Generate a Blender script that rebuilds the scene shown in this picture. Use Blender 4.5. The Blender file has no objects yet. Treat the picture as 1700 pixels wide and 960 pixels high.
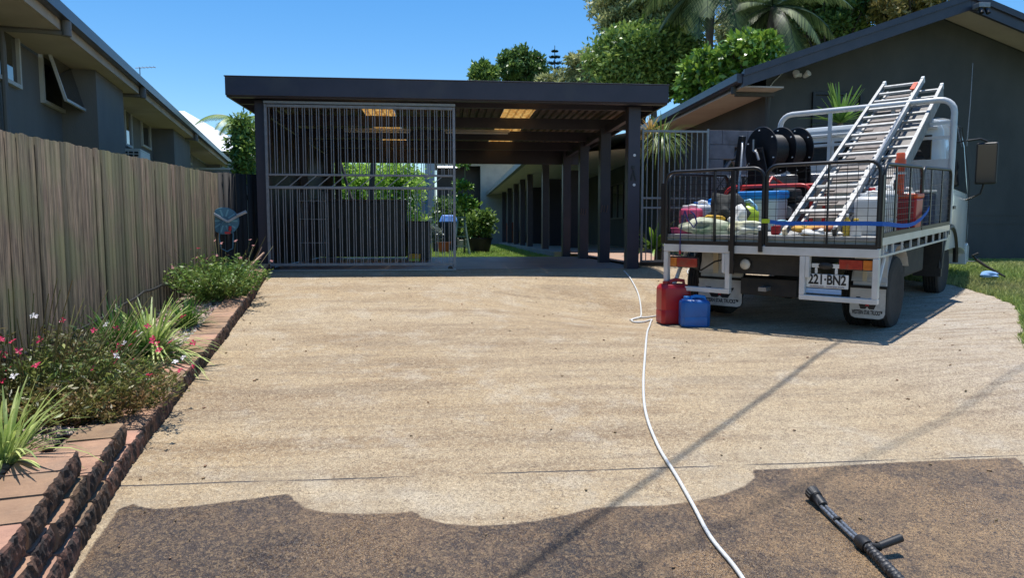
import bpy, bmesh, math, random
import numpy as np
from mathutils import Vector, Matrix
random.seed(7); RNG = np.random.default_rng(11)
SC = bpy.context.scene
COL = SC.collection
# ------------------------------------------------------------------ camera, sky, sun, exposure
CAMZ, PITCH, FPX = 0.522, 0.0818, 1150.0
cam_d = bpy.data.cameras.new('camera'); cam = bpy.data.objects.new('camera', cam_d); COL.objects.link(cam)
cam.location = (0, 0, CAMZ); cam.rotation_euler = (math.pi / 2 - PITCH, 0, 0)
cam_d.sensor_width = 36; cam_d.lens = 36 * FPX / 1700; cam_d.clip_end = 2000; cam_d.clip_start = 0.05
SC.camera = cam
SUN_EL, SUN_AZ = math.radians(82), math.radians(3)       # azimuth: to the right of straight ahead
W = bpy.data.worlds.new('World'); SC.world = W; W.use_nodes = True
nt = W.node_tree; bg = nt.nodes['Background']; sk = nt.nodes.new('ShaderNodeTexSky')
sk.sky_type = 'NISHITA'; sk.sun_disc = False; sk.sun_elevation = SUN_EL; sk.sun_rotation = SUN_AZ
sk.air_density = 1.0; sk.dust_density = 0.3; sk.ozone_density = 2.0; sk.altitude = 0
hs_ = nt.nodes.new('ShaderNodeHueSaturation'); hs_.inputs['Saturation'].default_value = 1.38; hs_.inputs['Value'].default_value = 1.12
nt.links.new(sk.outputs[0], hs_.inputs['Color']); nt.links.new(hs_.outputs[0], bg.inputs[0]); bg.inputs[1].default_value = 0.13
sd = bpy.data.lights.new('sun', 'SUN'); sun = bpy.data.objects.new('sun', sd); COL.objects.link(sun)
sd.energy = 5.0; sd.angle = math.radians(0.53); sd.color = (1, 0.96, 0.9)
SV = Vector((math.cos(SUN_EL) * math.sin(SUN_AZ), math.cos(SUN_EL) * math.cos(SUN_AZ), math.sin(SUN_EL)))
sun.rotation_euler = SV.to_track_quat('Z', 'Y').to_euler(); sun.location = (0, 0, 20)
SC.view_settings.view_transform = 'Standard'; SC.view_settings.look = 'None'
SC.view_settings.exposure = 0.27; SC.view_settings.gamma = 1
SC.render.engine = 'CYCLES'; SC.cycles.max_bounces = 6; SC.cycles.transparent_max_bounces = 12
# ------------------------------------------------------------------ measuring helpers (camera model of the photograph)
def ray(px, py):
    a, b = (px - 850) / FPX, (py - 480) / FPX
    c, s = math.cos(PITCH), math.sin(PITCH)
    return Vector((a, c - b * s, -s - b * c))
CO = Vector((0, 0, CAMZ))
TH = 0.0969; KC, KS = math.cos(TH), math.sin(TH)
def K(u, v, z=0.0): return Vector((u * KC - v * KS, u * KS + v * KC, z))
def KI(p): return (p[0] * KC + p[1] * KS, -p[0] * KS + p[1] * KC)
def at_y(px, py, Y):
    d = ray(px, py); return CO + d * (Y / d.y)
def at_v(px, py, v):          # point on plane v = const of the carport frame -> (u, z)
    d = ray(px, py); t = v / (-d.x * KS + d.y * KC); p = CO + d * t
    return KI(p)[0], p.z
def at_u(px, py, u):
    d = ray(px, py); t = u / (d.x * KC + d.y * KS); p = CO + d * t
    return KI(p)[1], p.z
def sst(a, b, x):
    t = min(1, max(0, (x - a) / (b - a))); return t * t * (3 - 2 * t)
TYAW, TPIT, TROL = 0.73, 0.048, -0.013
tv = Vector((math.sin(TYAW) * math.cos(TPIT), math.cos(TYAW) * math.cos(TPIT), math.sin(TPIT)))
tu0 = Vector((math.cos(TYAW), -math.sin(TYAW), 0)); tw0 = tu0.cross(tv)
tu = tu0 * math.cos(TROL) + tw0 * math.sin(TROL); tw = tu.cross(tv)
TP0 = Vector((3.27, 6.165, CAMZ - 0.048)) - tu * 1.075 - tw * 0.95
TM = Matrix(((tu.x, tv.x, tw.x, TP0.x), (tu.y, tv.y, tw.y, TP0.y), (tu.z, tv.z, tw.z, TP0.z), (0, 0, 0, 1)))
TMI = TM.inverted()
def tray(px, py, v=None, u=None, w=None):   # pixel -> truck-frame point on one plane
    o = TMI @ CO; d = TMI.to_3x3() @ ray(px, py)
    i, val = (1, v) if v is not None else ((0, u) if u is not None else (2, w))
    return o + d * ((val - o[i]) / d[i])
def gz(x, y):
    u, v = KI((x, y)); m = 0.0
    e = 9.75 - v
    m = -0.12 * (e if e > 0.5 else (0 if e < -0.5 else (e + 0.5) ** 2 / 2))
    if v > 14.5: m -= 0.09 * sst(14.5, 15.6, v) - 0.004 * (v - 14.5) * sst(15.6, 20, v)
    m = max(m, -1.8)
    q = Vector((x, y, 0)) - Vector((TP0.x, TP0.y, 0))
    a = q.x * math.cos(TYAW) - q.y * math.sin(TYAW); b = q.x * math.sin(TYAW) + q.y * math.cos(TYAW)
    pl = TP0.z + 0.048 * b - 0.013 * a * -1.0
    w = sst(-3.5, -1.3, a) * (1 - sst(1.5, 3.8, a)) * sst(-1.8, -0.2, b) * (1 - sst(7.7, 9.7, v))
    return m * (1 - w) + pl * w
def ground(px, py, dz=0.0):
    d = ray(px, py); t = 1.0
    while t < 80:
        p = CO + d * t
        if p.z <= gz(p.x, p.y) + dz: break
        t += 0.01
    return CO + d * t
# ------------------------------------------------------------------ mesh helpers
class MB:
    def __init__(s): s.v = []; s.f = []; s.m = []; s.cm = 0
    def add(s, vs, fs):
        b = len(s.v); s.v += [tuple(p) for p in vs]; s.f += [tuple(b + i for i in f) for f in fs]; s.m += [s.cm] * len(fs); return s
    def box(s, c, d, R=None):
        x, y, z = d[0] / 2, d[1] / 2, d[2] / 2; c = Vector(c)
        vs = [Vector(p) for p in ((-x, -y, -z), (x, -y, -z), (x, y, -z), (-x, y, -z), (-x, -y, z), (x, -y, z), (x, y, z), (-x, y, z))]
        if R is not None: vs = [R @ p for p in vs]
        return s.add([p + c for p in vs], [(0, 3, 2, 1), (4, 5, 6, 7), (0, 1, 5, 4), (1, 2, 6, 5), (2, 3, 7, 6), (3, 0, 4, 7)])
    def b2(s, a, b):
        return s.box([(a[i] + b[i]) / 2 for i in range(3)], [abs(b[i] - a[i]) for i in range(3)])
    def bar(s, p, q, w, h, up=(0, 0, 1)):      # box between two points
        p, q = Vector(p), Vector(q); d = (q - p); L = d.length
        if L < 1e-6: return s
        d.normalize(); x = d.cross(Vector(up))
        if x.length < 1e-4: x = d.cross(Vector((0, 1, 0)))
        x.normalize(); z = x.cross(d)
        R = Matrix((x, d, z)).transposed()
        return s.box((p + q) / 2, (w, L, h), R)
    def tube(s, pts, r, n=8, caps=True, closed=False):
        pts = [Vector(p) for p in pts]; m = len(pts); rs = r if isinstance(r, (list, tuple)) else [r] * m
        vs = []; fs = []; prev = None
        for i in range(m):
            a = pts[(i - 1) % m] if (i > 0 or closed) else pts[i]; b = pts[(i + 1) % m] if (i < m - 1 or closed) else pts[i]
            d = (b - a).normalized()
            if prev is None: x = d.orthogonal().normalized()
            else:
                x = prev - d * prev.dot(d)
                x = x.normalized() if x.length > 1e-5 else d.orthogonal().normalized()
            prev = x; y = d.cross(x)
            for k in range(n):
                t = 2 * math.pi * k / n; vs.append(pts[i] + (x * math.cos(t) + y * math.sin(t)) * rs[i])
        for i in range(m if closed else m - 1):
            j = (i + 1) % m
            for k in range(n): fs.append((i * n + k, i * n + (k + 1) % n, j * n + (k + 1) % n, j * n + k))
        if caps and not closed: fs += [tuple(range(n))[::-1], tuple((m - 1) * n + k for k in range(n))]
        return s.add(vs, fs)
    def cyl(s, p, q, r, r2=None, n=16): return s.tube([p, q], [r, r if r2 is None else r2], n)
    def lathe(s, prof, c=(0, 0, 0), R=None, n=20, sx=1, sy=1):    # prof: (radius, z)
        vs = []; fs = []; c = Vector(c)
        for (r, z) in prof:
            for k in range(n):
                t = 2 * math.pi * k / n; p = Vector((r * math.cos(t) * sx, r * math.sin(t) * sy, z))
                vs.append((R @ p if R is not None else p) + c)
        for i in range(len(prof) - 1):
            for k in range(n): fs.append((i * n + k, i * n + (k + 1) % n, (i + 1) * n + (k + 1) % n, (i + 1) * n + k))
        fs += [tuple(range(n))[::-1], tuple((len(prof) - 1) * n + k for k in range(n))]
        return s.add(vs, fs)
    def prism(s, poly, a, b, axis='y'):       # polygon in the two other axes, extruded
        def P(p, t): return {'x': (t, p[0], p[1]), 'y': (p[0], t, p[1]), 'z': (p[0], p[1], t)}[axis]
        n = len(poly); vs = [P(p, a) for p in poly] + [P(p, b) for p in poly]
        return s.add(vs, [tuple(range(n))[::-1], tuple(range(n, 2 * n))] + [(i, (i + 1) % n, n + (i + 1) % n, n + i) for i in range(n)])
    def loft(s, secs, caps=True):             # list of equal-length closed rings
        n = len(secs[0]); vs = [p for r in secs for p in r]; fs = []
        for i in range(len(secs) - 1):
            for k in range(n): fs.append((i * n + k, i * n + (k + 1) % n, (i + 1) * n + (k + 1) % n, (i + 1) * n + k))
        if caps: fs += [tuple(range(n))[::-1], tuple((len(secs) - 1) * n + k for k in range(n))]
        return s.add(vs, fs)
    def build(s, name, mat, parent=None, smooth=None, bevel=0, seg=2):
        me = bpy.data.meshes.new(name); me.from_pydata(s.v, [], s.f)
        for m in (mat if isinstance(mat, (list, tuple)) else [mat]): me.materials.append(m)
        if any(s.m): me.polygons.foreach_set('material_index', s.m)
        bm = bmesh.new(); bm.from_mesh(me); bmesh.ops.recalc_face_normals(bm, faces=bm.faces); bm.to_mesh(me); bm.free()
        if smooth: me.shade_smooth(); me.set_sharp_from_angle(angle=math.radians(smooth))
        o = bpy.data.objects.new(name, me); COL.objects.link(o)
        if parent is not None: o.parent = parent
        if bevel:
            md = o.modifiers.new('bevel', 'BEVEL'); md.width = bevel; md.segments = seg; md.limit_method = 'ANGLE'; md.angle_limit = 0.7
            md.harden_normals = False
        return o
def arrmesh(name, V, F, mat, parent=None, rnd=None, smooth=False):      # numpy quads / tris
    me = bpy.data.meshes.new(name); V = np.asarray(V, dtype=np.float32); F = np.asarray(F, dtype=np.int32); k = F.shape[1]
    me.vertices.add(len(V)); me.vertices.foreach_set('co', V.ravel())
    me.loops.add(F.size); me.loops.foreach_set('vertex_index', F.ravel())
    me.polygons.add(len(F)); me.polygons.foreach_set('loop_start', np.arange(0, F.size, k, dtype=np.int32))
    if rnd is not None:
        a = me.attributes.new('rnd', 'FLOAT', 'FACE'); a.data.foreach_set('value', np.asarray(rnd, dtype=np.float32))
    me.update(calc_edges=True); me.validate()
    if smooth: me.shade_smooth()
    me.materials.append(mat)
    o = bpy.data.objects.new(name, me); COL.objects.link(o)
    if parent is not None: o.parent = parent
    return o
def tag(o, label=None, cat=None, group=None, kind=None):
    for k, v in (('label', label), ('category', cat), ('group', group), ('kind', kind)):
        if v: o[k] = v
    return o
def thing(name, label, cat, loc=(0, 0, 0), rz=0, group=None, M=None):
    o = bpy.data.objects.new(name, None); COL.objects.link(o); o.empty_display_size = 0.1
    if M is not None: o.matrix_world = M
    else: o.location = loc; o.rotation_euler = (0, 0, rz)
    return tag(o, label, cat, group)
def kthing(name, label, cat, u=0, v=0, z=0, group=None, rz=0): return thing(name, label, cat, K(u, v, z), TH + rz, group)
def tthing(name, label, cat, u, v, w, rz=0, group=None): return thing(name, label, cat, group=group, M=TM @ Matrix.Translation((u, v, w)) @ Matrix.Rotation(rz, 4, 'Z'))
def copy_tree(o, parent=None):
    c = o.copy(); COL.objects.link(c)
    if parent is not None: c.parent = parent
    for ch in list(o.children): copy_tree(ch, c)
    return c
# ------------------------------------------------------------------ materials
def N(nt, t, **kw):
    n = nt.nodes.new(t)
    for k, v in kw.items(): setattr(n, k, v)
    return n
def mat(name, c1, c2=None, scale=5, rough=0.6, metal=0, bump=0, bscale=60, stretch=(1, 1, 1), det=5, lo=0.35, hi=0.65, rnd=0, spec=0.5,
        trans=0, coat=0, c3=None, s3=1.0, lo3=0.5, hi3=0.7, rough2=None, alpha=None):
    m = bpy.data.materials.new(name); m.use_nodes = True; nt = m.node_tree; P = nt.nodes['Principled BSDF']; L = nt.links.new
    P.inputs['Roughness'].default_value = rough; P.inputs['Metallic'].default_value = metal
    P.inputs['Specular IOR Level'].default_value = spec; P.inputs['Coat Weight'].default_value = coat
    P.inputs['Base Color'].default_value = (*c1, 1)
    tc = N(nt, 'ShaderNodeTexCoord'); mp = N(nt, 'ShaderNodeMapping'); mp.inputs['Scale'].default_value = stretch
    L(tc.outputs['Object'], mp.inputs[0]); col = None
    def ramp(sock, lo, hi):
        r = N(nt, 'ShaderNodeMapRange'); r.inputs[1].default_value = lo; r.inputs[2].default_value = hi; L(sock, r.inputs[0]); return r.outputs[0]
    def mix(a, b, f):
        x = N(nt, 'ShaderNodeMix', data_type='RGBA')
        for s, v in ((6, a), (7, b)):
            if isinstance(v, tuple): x.inputs[s].default_value = (*v, 1)
            else: L(v, x.inputs[s])
        if isinstance(f, float): x.inputs[0].default_value = f
        else: L(f, x.inputs[0])
        return x.outputs[2]
    if c2 is not None:
        n = N(nt, 'ShaderNodeTexNoise'); n.inputs['Scale'].default_value = scale; n.inputs['Detail'].default_value = det; n.inputs['Roughness'].default_value = .62
        L(mp.outputs[0], n.inputs[0]); f = ramp(n.outputs[0], lo, hi); col = mix(c1, c2, f)
        if rough2 is not None:
            rr = N(nt, 'ShaderNodeMapRange'); rr.inputs[3].default_value = rough; rr.inputs[4].default_value = rough2; L(f, rr.inputs[0]); L(rr.outputs[0], P.inputs['Roughness'])
    if c3 is not None:
        n = N(nt, 'ShaderNodeTexNoise'); n.inputs['Scale'].default_value = s3; n.inputs['Detail'].default_value = 6; L(tc.outputs['Object'], n.inputs[0])
        col = mix(col if col is not None else c1, c3, ramp(n.outputs[0], lo3, hi3))
    if rnd:
        a = N(nt, 'ShaderNodeAttribute'); a.attribute_name = 'rnd'
        h = N(nt, 'ShaderNodeHueSaturation'); r = N(nt, 'ShaderNodeMapRange'); r.inputs[3].default_value = 1 - rnd; r.inputs[4].default_value = 1 + rnd
        L(a.outputs['Fac'], r.inputs[0]); L(r.outputs[0], h.inputs['Value'])
        r2 = N(nt, 'ShaderNodeMapRange'); r2.inputs[3].default_value = .5 + rnd * .05; r2.inputs[4].default_value = .5 - rnd * .05
        L(a.outputs['Fac'], r2.inputs[0]); L(r2.outputs[0], h.inputs['Hue'])
        if col is not None: L(col, h.inputs['Color'])
        else: h.inputs['Color'].default_value = (*c1, 1)
        col = h.outputs[0]
    if col is not None: L(col, P.inputs['Base Color'])
    if bump:
        n = N(nt, 'ShaderNodeTexNoise'); n.inputs['Scale'].default_value = bscale; n.inputs['Detail'].default_value = 4; L(mp.outputs[0], n.inputs[0])
        b = N(nt, 'ShaderNodeBump'); b.inputs['Strength'].default_value = 1.0; b.inputs['Distance'].default_value = bump
        L(n.outputs[0], b.inputs['Height']); L(b.outputs[0], P.inputs['Normal'])
    if trans:
        t = N(nt, 'ShaderNodeBsdfTranslucent'); ms = N(nt, 'ShaderNodeMixShader'); ms.inputs[0].default_value = trans
        if col is not None: L(col, t.inputs[0])
        else: t.inputs[0].default_value = (*c1, 1)
        L(P.outputs[0], ms.inputs[1]); L(t.outputs[0], ms.inputs[2]); L(ms.outputs[0], nt.nodes['Material Output'].inputs[0])
    return m
def glass(name, tint=(0.02, 0.025, 0.03), rough=0.03):
    return mat(name, tint, rough=rough, spec=0.9, coat=0.5)
navy = mat('charcoal navy paint', (0.034, 0.030, 0.044), (0.044, 0.038, 0.054), 3, 0.45, bump=.001, bscale=20, c3=(0.055, 0.05, 0.055), s3=2.3, lo3=.58, hi3=.75)
dark = mat('black paint', (0.007, 0.007, 0.008), (0.014, 0.013, 0.014), 9, 0.42)
blackplastic = mat('black plastic', (0.012, 0.012, 0.013), (0.02, 0.02, 0.02), 30, 0.5, bump=.0004, bscale=300)
rubber = mat('tyre rubber', (0.009, 0.009, 0.009), (0.022, 0.020, 0.017), 14, 0.85, bump=.001, bscale=120)
white = mat('white vehicle paint', (0.62, 0.62, 0.61), (0.52, 0.52, 0.50), 4, 0.32, coat=.3, c3=(0.42, 0.40, 0.36), s3=3.1, lo3=.62, hi3=.85)
cabpaint = mat('cab paint', (0.62, 0.66, 0.68), (0.55, 0.59, 0.60), 3, 0.22, coat=.6)
alu = mat('aluminium', (0.44, 0.44, 0.425), (0.30, 0.295, 0.28), 25, 0.55, metal=.25, stretch=(1, 1, 4))
galv = mat('galvanised steel', (0.30, 0.305, 0.31), (0.22, 0.225, 0.23), 40, 0.45, metal=.5)
gatem = mat('grey gate paint', (0.25, 0.25, 0.265), (0.19, 0.19, 0.20), 12, 0.45, metal=.2)
chassis = mat('chassis black', (0.012, 0.012, 0.012), (0.03, 0.026, 0.022), 8, 0.7)
chrome = mat('bare steel', (0.65, 0.65, 0.66), rough=.2, metal=1)
wallgrey = mat('rendered grey wall', (0.072, 0.073, 0.068), (0.056, 0.058, 0.055), 1.8, 0.85, bump=.003, bscale=90, stretch=(1, 1, .5), c3=(.085, .086, .080), s3=.7, lo3=.48, hi3=.7)
wallgreyl = mat('neighbour grey render', (0.175, 0.172, 0.165), (0.14, 0.138, 0.134), 1.6, 0.85, bump=.003, bscale=70, stretch=(1, 1, .4), c3=(.17, .165, .15), s3=.9, lo3=.48, hi3=.7)
soffitm = mat('cream soffit sheet', (0.50, 0.43, 0.35), (0.44, 0.37, 0.30), 2.0, 0.8, c3=(.34, .28, .22), s3=1.2, lo3=.55, hi3=.8)
trimwhite = mat('off white window frame', (0.55, 0.55, 0.53), (0.48, 0.48, 0.46), 6, 0.5)
guttern = mat('dark gutter', (0.035, 0.036, 0.05), (0.05, 0.05, 0.066), 5, 0.35)
pane = glass('window glass')
roofm = mat('dark roof tiles', (0.05, 0.05, 0.055), (0.08, 0.078, 0.08), 4, 0.7)
orange = mat('orange plastic', (0.75, 0.10, 0.02), (0.6, 0.08, 0.02), 8, 0.45)
redp = mat('red plastic', (0.42, 0.012, 0.02), (0.34, 0.012, 0.016), 6, 0.4, bump=.0006, bscale=40, c3=(.30, .03, .03), s3=6, lo3=.6, hi3=.8)
redpaint = mat('red powder coat', (0.55, 0.03, 0.02), (0.45, 0.02, 0.015), 10, 0.35)
bluep = mat('blue plastic', (0.008, 0.12, 0.42), (0.01, 0.10, 0.34), 7, 0.38, bump=.0006, bscale=40)
cyanp = mat('bright blue plastic', (0.01, 0.25, 0.65), (0.01, 0.20, 0.55), 7, 0.4)
limep = mat('lime plastic', (0.45, 0.60, 0.03), (0.40, 0.52, 0.03), 7, 0.4)
pinkp = mat('pink liquid in clear jug', (0.68, 0.10, 0.20), (0.62, 0.08, 0.17), 6, 0.35)
whitep = mat('white plastic', (0.74, 0.74, 0.72), (0.66, 0.66, 0.63), 8, 0.45, c3=(.5, .48, .42), s3=5, lo3=.6, hi3=.85)
creamp = mat('cream plastic', (0.62, 0.54, 0.38), (0.55, 0.47, 0.32), 5, 0.5)
yellowp = mat('yellow cloth', (0.75, 0.45, 0.04), (0.65, 0.36, 0.03), 9, 0.7)
strapm = mat('blue webbing', (0.01, 0.12, 0.50), (0.01, 0.09, 0.40), 60, 0.75)
# ------------------------------------------------------------------ ground, driveway, lawns
def interp(x, xs, ys): return float(np.interp(x, xs, ys))
WB = [ground(*p) for p in ((445, 457), (409.7, 515), (376, 561), (348, 600), (320, 635), (230, 758), (200, 806), (171, 856), (125, 935))]
wy = [p.y for p in WB][::-1]; wx = [p.x for p in WB][::-1]
_sl = (wx[1] - wx[0]) / (wy[1] - wy[0]); 
def wall_x(y):
    if y < wy[0]: return wx[0] + _sl * (y - wy[0])
    if y > wy[-1]: return wx[-1] + (wx[-1] - wx[-3]) / (wy[-1] - wy[-3]) * (y - wy[-1])
    return interp(y, wy, wx)
_eb = [ground(*p) for p in ((1577, 474), (1590, 477), (1620, 484), (1660, 497), (1690, 512), (1697, 540), (1698, 580))]
ey = [2.2, 3.4, 4.4] + [p.y for p in _eb][::-1] + [9.9, 11.8]
ex = [6.5, 5.3, 4.55] + [p.x for p in _eb][::-1] + [4.9, 4.2]
ey, ex = zip(*sorted(zip(ey, ex)))
def edge_x(y): return interp(y, ey, ex) + .02 * math.sin(y * 9) + .015 * math.sin(y * 23 + 1)

def driveway_material():
    m = bpy.data.materials.new('washed aggregate concrete'); m.use_nodes = True; nt = m.node_tree; P = nt.nodes['Principled BSDF']; L = nt.links.new
    tc = N(nt, 'ShaderNodeTexCoord'); mp = N(nt, 'ShaderNodeMapping'); mp.inputs['Rotation'].default_value = (0, 0, -TH); L(tc.outputs['Object'], mp.inputs[0])
    def noise(s, d=4, r=.6, st=None, w=None):
        n = N(nt, 'ShaderNodeTexNoise'); n.inputs['Scale'].default_value = s; n.inputs['Detail'].default_value = d; n.inputs['Roughness'].default_value = r
        if st:
            q = N(nt, 'ShaderNodeMapping'); q.inputs['Scale'].default_value = st; L(mp.outputs[0], q.inputs[0]); L(q.outputs[0], n.inputs[0])
        else: L(mp.outputs[0], n.inputs[0])
        return n.outputs[0]
    def rmp(s, a, b, c=0.0, d=1.0):
        r = N(nt, 'ShaderNodeMapRange'); L(s, r.inputs[0])
        for i, v in enumerate((a, b, c, d)): r.inputs[i + 1].default_value = v
        return r.outputs[0]
    def mix(a, b, f):
        x = N(nt, 'ShaderNodeMix', data_type='RGBA')
        for s, v in ((6, a), (7, b)):
            if isinstance(v, tuple): x.inputs[s].default_value = (*v, 1)
            else: L(v, x.inputs[s])
        L(f, x.inputs[0]) if not isinstance(f, float) else setattr(x.inputs[0], 'default_value', f); return x.outputs[2]
    def mth(op, a, b=None):
        x = N(nt, 'ShaderNodeMath', operation=op)
        for i, v in enumerate((a, b)):
            if v is None: continue
            if isinstance(v, (int, float)): x.inputs[i].default_value = v
            else: L(v, x.inputs[i])
        return x.outputs[0]
    def voro(s, ds=.35):
        q = N(nt, 'ShaderNodeTexNoise'); q.inputs['Scale'].default_value = s * .8; q.inputs['Detail'].default_value = 2; L(mp.outputs[0], q.inputs[0])
        mx = N(nt, 'ShaderNodeMix', data_type='RGBA', blend_type='LINEAR_LIGHT'); mx.inputs[0].default_value = ds / s; L(mp.outputs[0], mx.inputs[6]); L(q.outputs[1], mx.inputs[7])
        v = N(nt, 'ShaderNodeTexVoronoi'); v.inputs['Scale'].default_value = s; L(mx.outputs[2], v.inputs[0]); return v
    vo = voro(105, 2.6); vd = vo.outputs['Distance']; vs = N(nt, 'ShaderNodeSeparateColor'); L(vo.outputs['Color'], vs.inputs[0]); vr = vs.outputs[0]
    speck = noise(95, 3, .7); speck2 = noise(42, 3, .75, (1, 1.3, 1)); fine = noise(240, 2, .6); mott = noise(11, 5, .75)
    big = noise(.55, 4, .6); streak = noise(1.0, 5, .68, (.55, 3.4, 1)); streak2 = noise(4.2, 5, .7, (.45, 3.0, 1)); patch = noise(2.6, 6, .7); arcs = noise(1.7, 3, .5, (.35, 2.2, 1))
    # washed concrete
    c = mix((0.50, 0.355, 0.19), (0.55, 0.43, 0.275), rmp(big, .35, .65))
    c = mix(c, (0.22, 0.13, 0.062), mth('MULTIPLY', rmp(streak, .47, .66), .66))
    c = mix(c, (0.20, 0.150, 0.105), mth('MULTIPLY', rmp(arcs, .56, .66), .35))
    c = mix(c, (0.27, 0.20, 0.13), mth('MULTIPLY', rmp(streak2, .50, .66), .6))
    c = mix(c, (0.60, 0.52, 0.40), mth('MULTIPLY', rmp(patch, .52, .64), .55))
    sx = N(nt, 'ShaderNodeSeparateXYZ'); L(mp.outputs[0], sx.inputs[0])
    grey = mth('MULTIPLY', rmp(sx.outputs[0], 2.8, 5.0), rmp(noise(.9, 4), .3, .6, .4, .95))
    c = mix(c, mix((0.58, 0.52, 0.44), (0.33, 0.265, 0.20), rmp(streak2, .47, .62)), grey)
    c = mix(c, (0.25, 0.18, 0.12), mth('MULTIPLY', rmp(mott, .52, .66), .32))
    c = mix(c, (0.09, 0.060, 0.038), mth('MULTIPLY', rmp(vd, .40, .75), .85))
    c = mix(c, (0.68, 0.56, 0.37), mth('MULTIPLY', rmp(vr, .62, .95), .55))
    c = mix(c, (0.13, 0.095, 0.065), mth('MULTIPLY', rmp(speck, .57, .66), .45))
    # unwashed, mouldy part
    d = mix((0.15, 0.085, 0.042), (0.026, 0.019, 0.019), rmp(noise(3.2, 6, .75), .42, .58))
    d = mix(d, (0.30, 0.185, 0.095), mth('MULTIPLY', rmp(noise(1.1, 6, .72), .44, .57), .9))
    leftd = mth('MULTIPLY', rmp(sx.outputs[0], -1.0, .9, .8, 0), rmp(noise(2.2, 5, .7), .36, .56)); d = mix(d, (0.032, 0.028, 0.036), leftd)  # darker dirt to the left, its violet tint painted for sky sheen
    right = mth('MULTIPLY', rmp(sx.outputs[0], .5, 1.9), rmp(noise(2.4, 5, .7), .34, .55, .95, .35))
    d = mix(d, (0.36, 0.225, 0.105), right)
    d = mix(d, (0.022, 0.017, 0.022), mth('MULTIPLY', rmp(noise(2.1, 6, .7), .50, .60), .7))
    d = mix(d, (0.014, 0.011, 0.012), mth('MULTIPLY', rmp(vd, .36, .66), .9))
    d = mix(d, (0.014, 0.011, 0.011), mth('MULTIPLY', rmp(mott, .54, .70), .25))
    d = mix(d, (0.46, 0.31, 0.16), mth('MULTIPLY', rmp(vr, .45, 1.0), .42))
    at = N(nt, 'ShaderNodeAttribute'); at.attribute_name = 'wash'
    e = mth('ADD', at.outputs['Fac'], mth('MULTIPLY', mth('SUBTRACT', noise(28, 3), .5), .016))
    f = rmp(e, -.006, .006)
    halo = mth('MULTIPLY', rmp(at.outputs['Fac'], .0, .5, .4, 0), rmp(noise(4, 4), .35, .65))
    c = mix(c, (0.46, 0.40, 0.30), halo)
    c = mix(d, c, f)
    # expansion joint
    jv = mth('SUBTRACT', sx.outputs[1], JV); jv = mth('ADD', jv, mth('MULTIPLY', mth('SUBTRACT', noise(3, 5, .7), .5), .035))
    j = rmp(mth('ABSOLUTE', jv), .0035, .009, 1, 0); j = mth('MULTIPLY', j, rmp(noise(2.2, 4), .36, .52))
    c = mix(c, (0.05, 0.045, 0.045), j)
    L(c, P.inputs['Base Color']); wet = rmp(noise(1.6, 4), .40, .60, .30, .62); mr = N(nt, 'ShaderNodeMix', data_type='FLOAT'); L(f, mr.inputs[0]); L(wet, mr.inputs[2]); mr.inputs[3].default_value = .78; L(mr.outputs[0], P.inputs['Roughness'])
    b = N(nt, 'ShaderNodeBump'); b.inputs['Distance'].default_value = .004
    L(mth('ADD', mth('MULTIPLY', vd, -.9), mth('MULTIPLY', fine, .4)), b.inputs['Height']); L(b.outputs[0], P.inputs['Normal'])
    return m
_j = ground(800, 790); JV = KI(_j)[1]
dirty_px = [(95, 1100), (118, 970), (150, 915), (180, 873), (198, 846), (213, 845), (215, 835), (232, 844), (262, 849), (330, 842), (410, 832), (480, 822),
    (488, 833), (505, 846), (540, 854), (600, 856), (650, 855), (688, 851), (700, 862), (735, 872), (790, 876), (850, 873), (900, 866), (945, 857), (985, 846),
    (1040, 843), (1100, 842), (1150, 836), (1200, 824), (1235, 810), (1253, 796), (1252, 787), (1240, 783), (1330, 779), (1460, 772), (1600, 765), (1690, 762),
    (1700, 775), (1712, 790), (1740, 850), (1800, 960), (1850, 1100)]
DP = np.array([[ground(*p).x, ground(*p).y] for p in dirty_px])
def sdist(pts):
    A = DP; B = np.roll(DP, -1, 0); best = np.full(len(pts), 1e9); ins = np.zeros(len(pts), bool)
    for a, b in zip(A, B):
        ab = b - a; t = np.clip(((pts - a) @ ab) / (ab @ ab + 1e-12), 0, 1); q = a + t[:, None] * ab
        best = np.minimum(best, np.hypot(*(pts - q).T))
        c = ((a[1] > pts[:, 1]) != (b[1] > pts[:, 1])) & (pts[:, 0] < (b[0] - a[0]) * (pts[:, 1] - a[1]) / (b[1] - a[1] + 1e-12) + a[0]); ins ^= c
    return np.where(ins, -best, best)
def front_y(x): return (9.86 + x * KS) / KC     # v = 9.86 line
ys = list(np.arange(-3, 1.6, .3)) + list(np.arange(1.6, 4.2, .035)) + list(np.arange(4.2, 11.9, .1)); nc = 190
V = []; 
for y in ys:
    a, b = wall_x(y) - .04, edge_x(max(y, 2.2)) if y > 2.2 else 6.5
    for i in range(nc):
        x = a + (b - a) * i / (nc - 1); V.append((x, y, gz(x, y) + .004))
V = np.array(V); F = [(r * nc + i, r * nc + i + 1, (r + 1) * nc + i + 1, (r + 1) * nc + i) for r in range(len(ys) - 1) for i in range(nc - 1)]
F = [f for f in F if not (KI(V[f[0]])[1] > 9.9 and KI(V[f[0]])[0] < 2.9)]
dm = driveway_material(); dw = arrmesh('driveway', V, F, dm, smooth=True); tag(dw, kind='structure')
a = dw.data.attributes.new('wash', 'FLOAT', 'POINT'); a.data.foreach_set('value', np.where(V[:, 1] < 4.5, sdist(V[:, :2]), 3).astype(np.float32))
slabm = mat('shade toned carport concrete', (0.30, 0.27, 0.24), (0.22, 0.20, 0.185), 2.5, .45, bump=.001, bscale=80, c3=(.15, .14, .14), s3=1.3, lo3=.5, hi3=.7)  # greyer than the driveway: roof shade put into the colour, plus random blotches
mb = MB()
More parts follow.
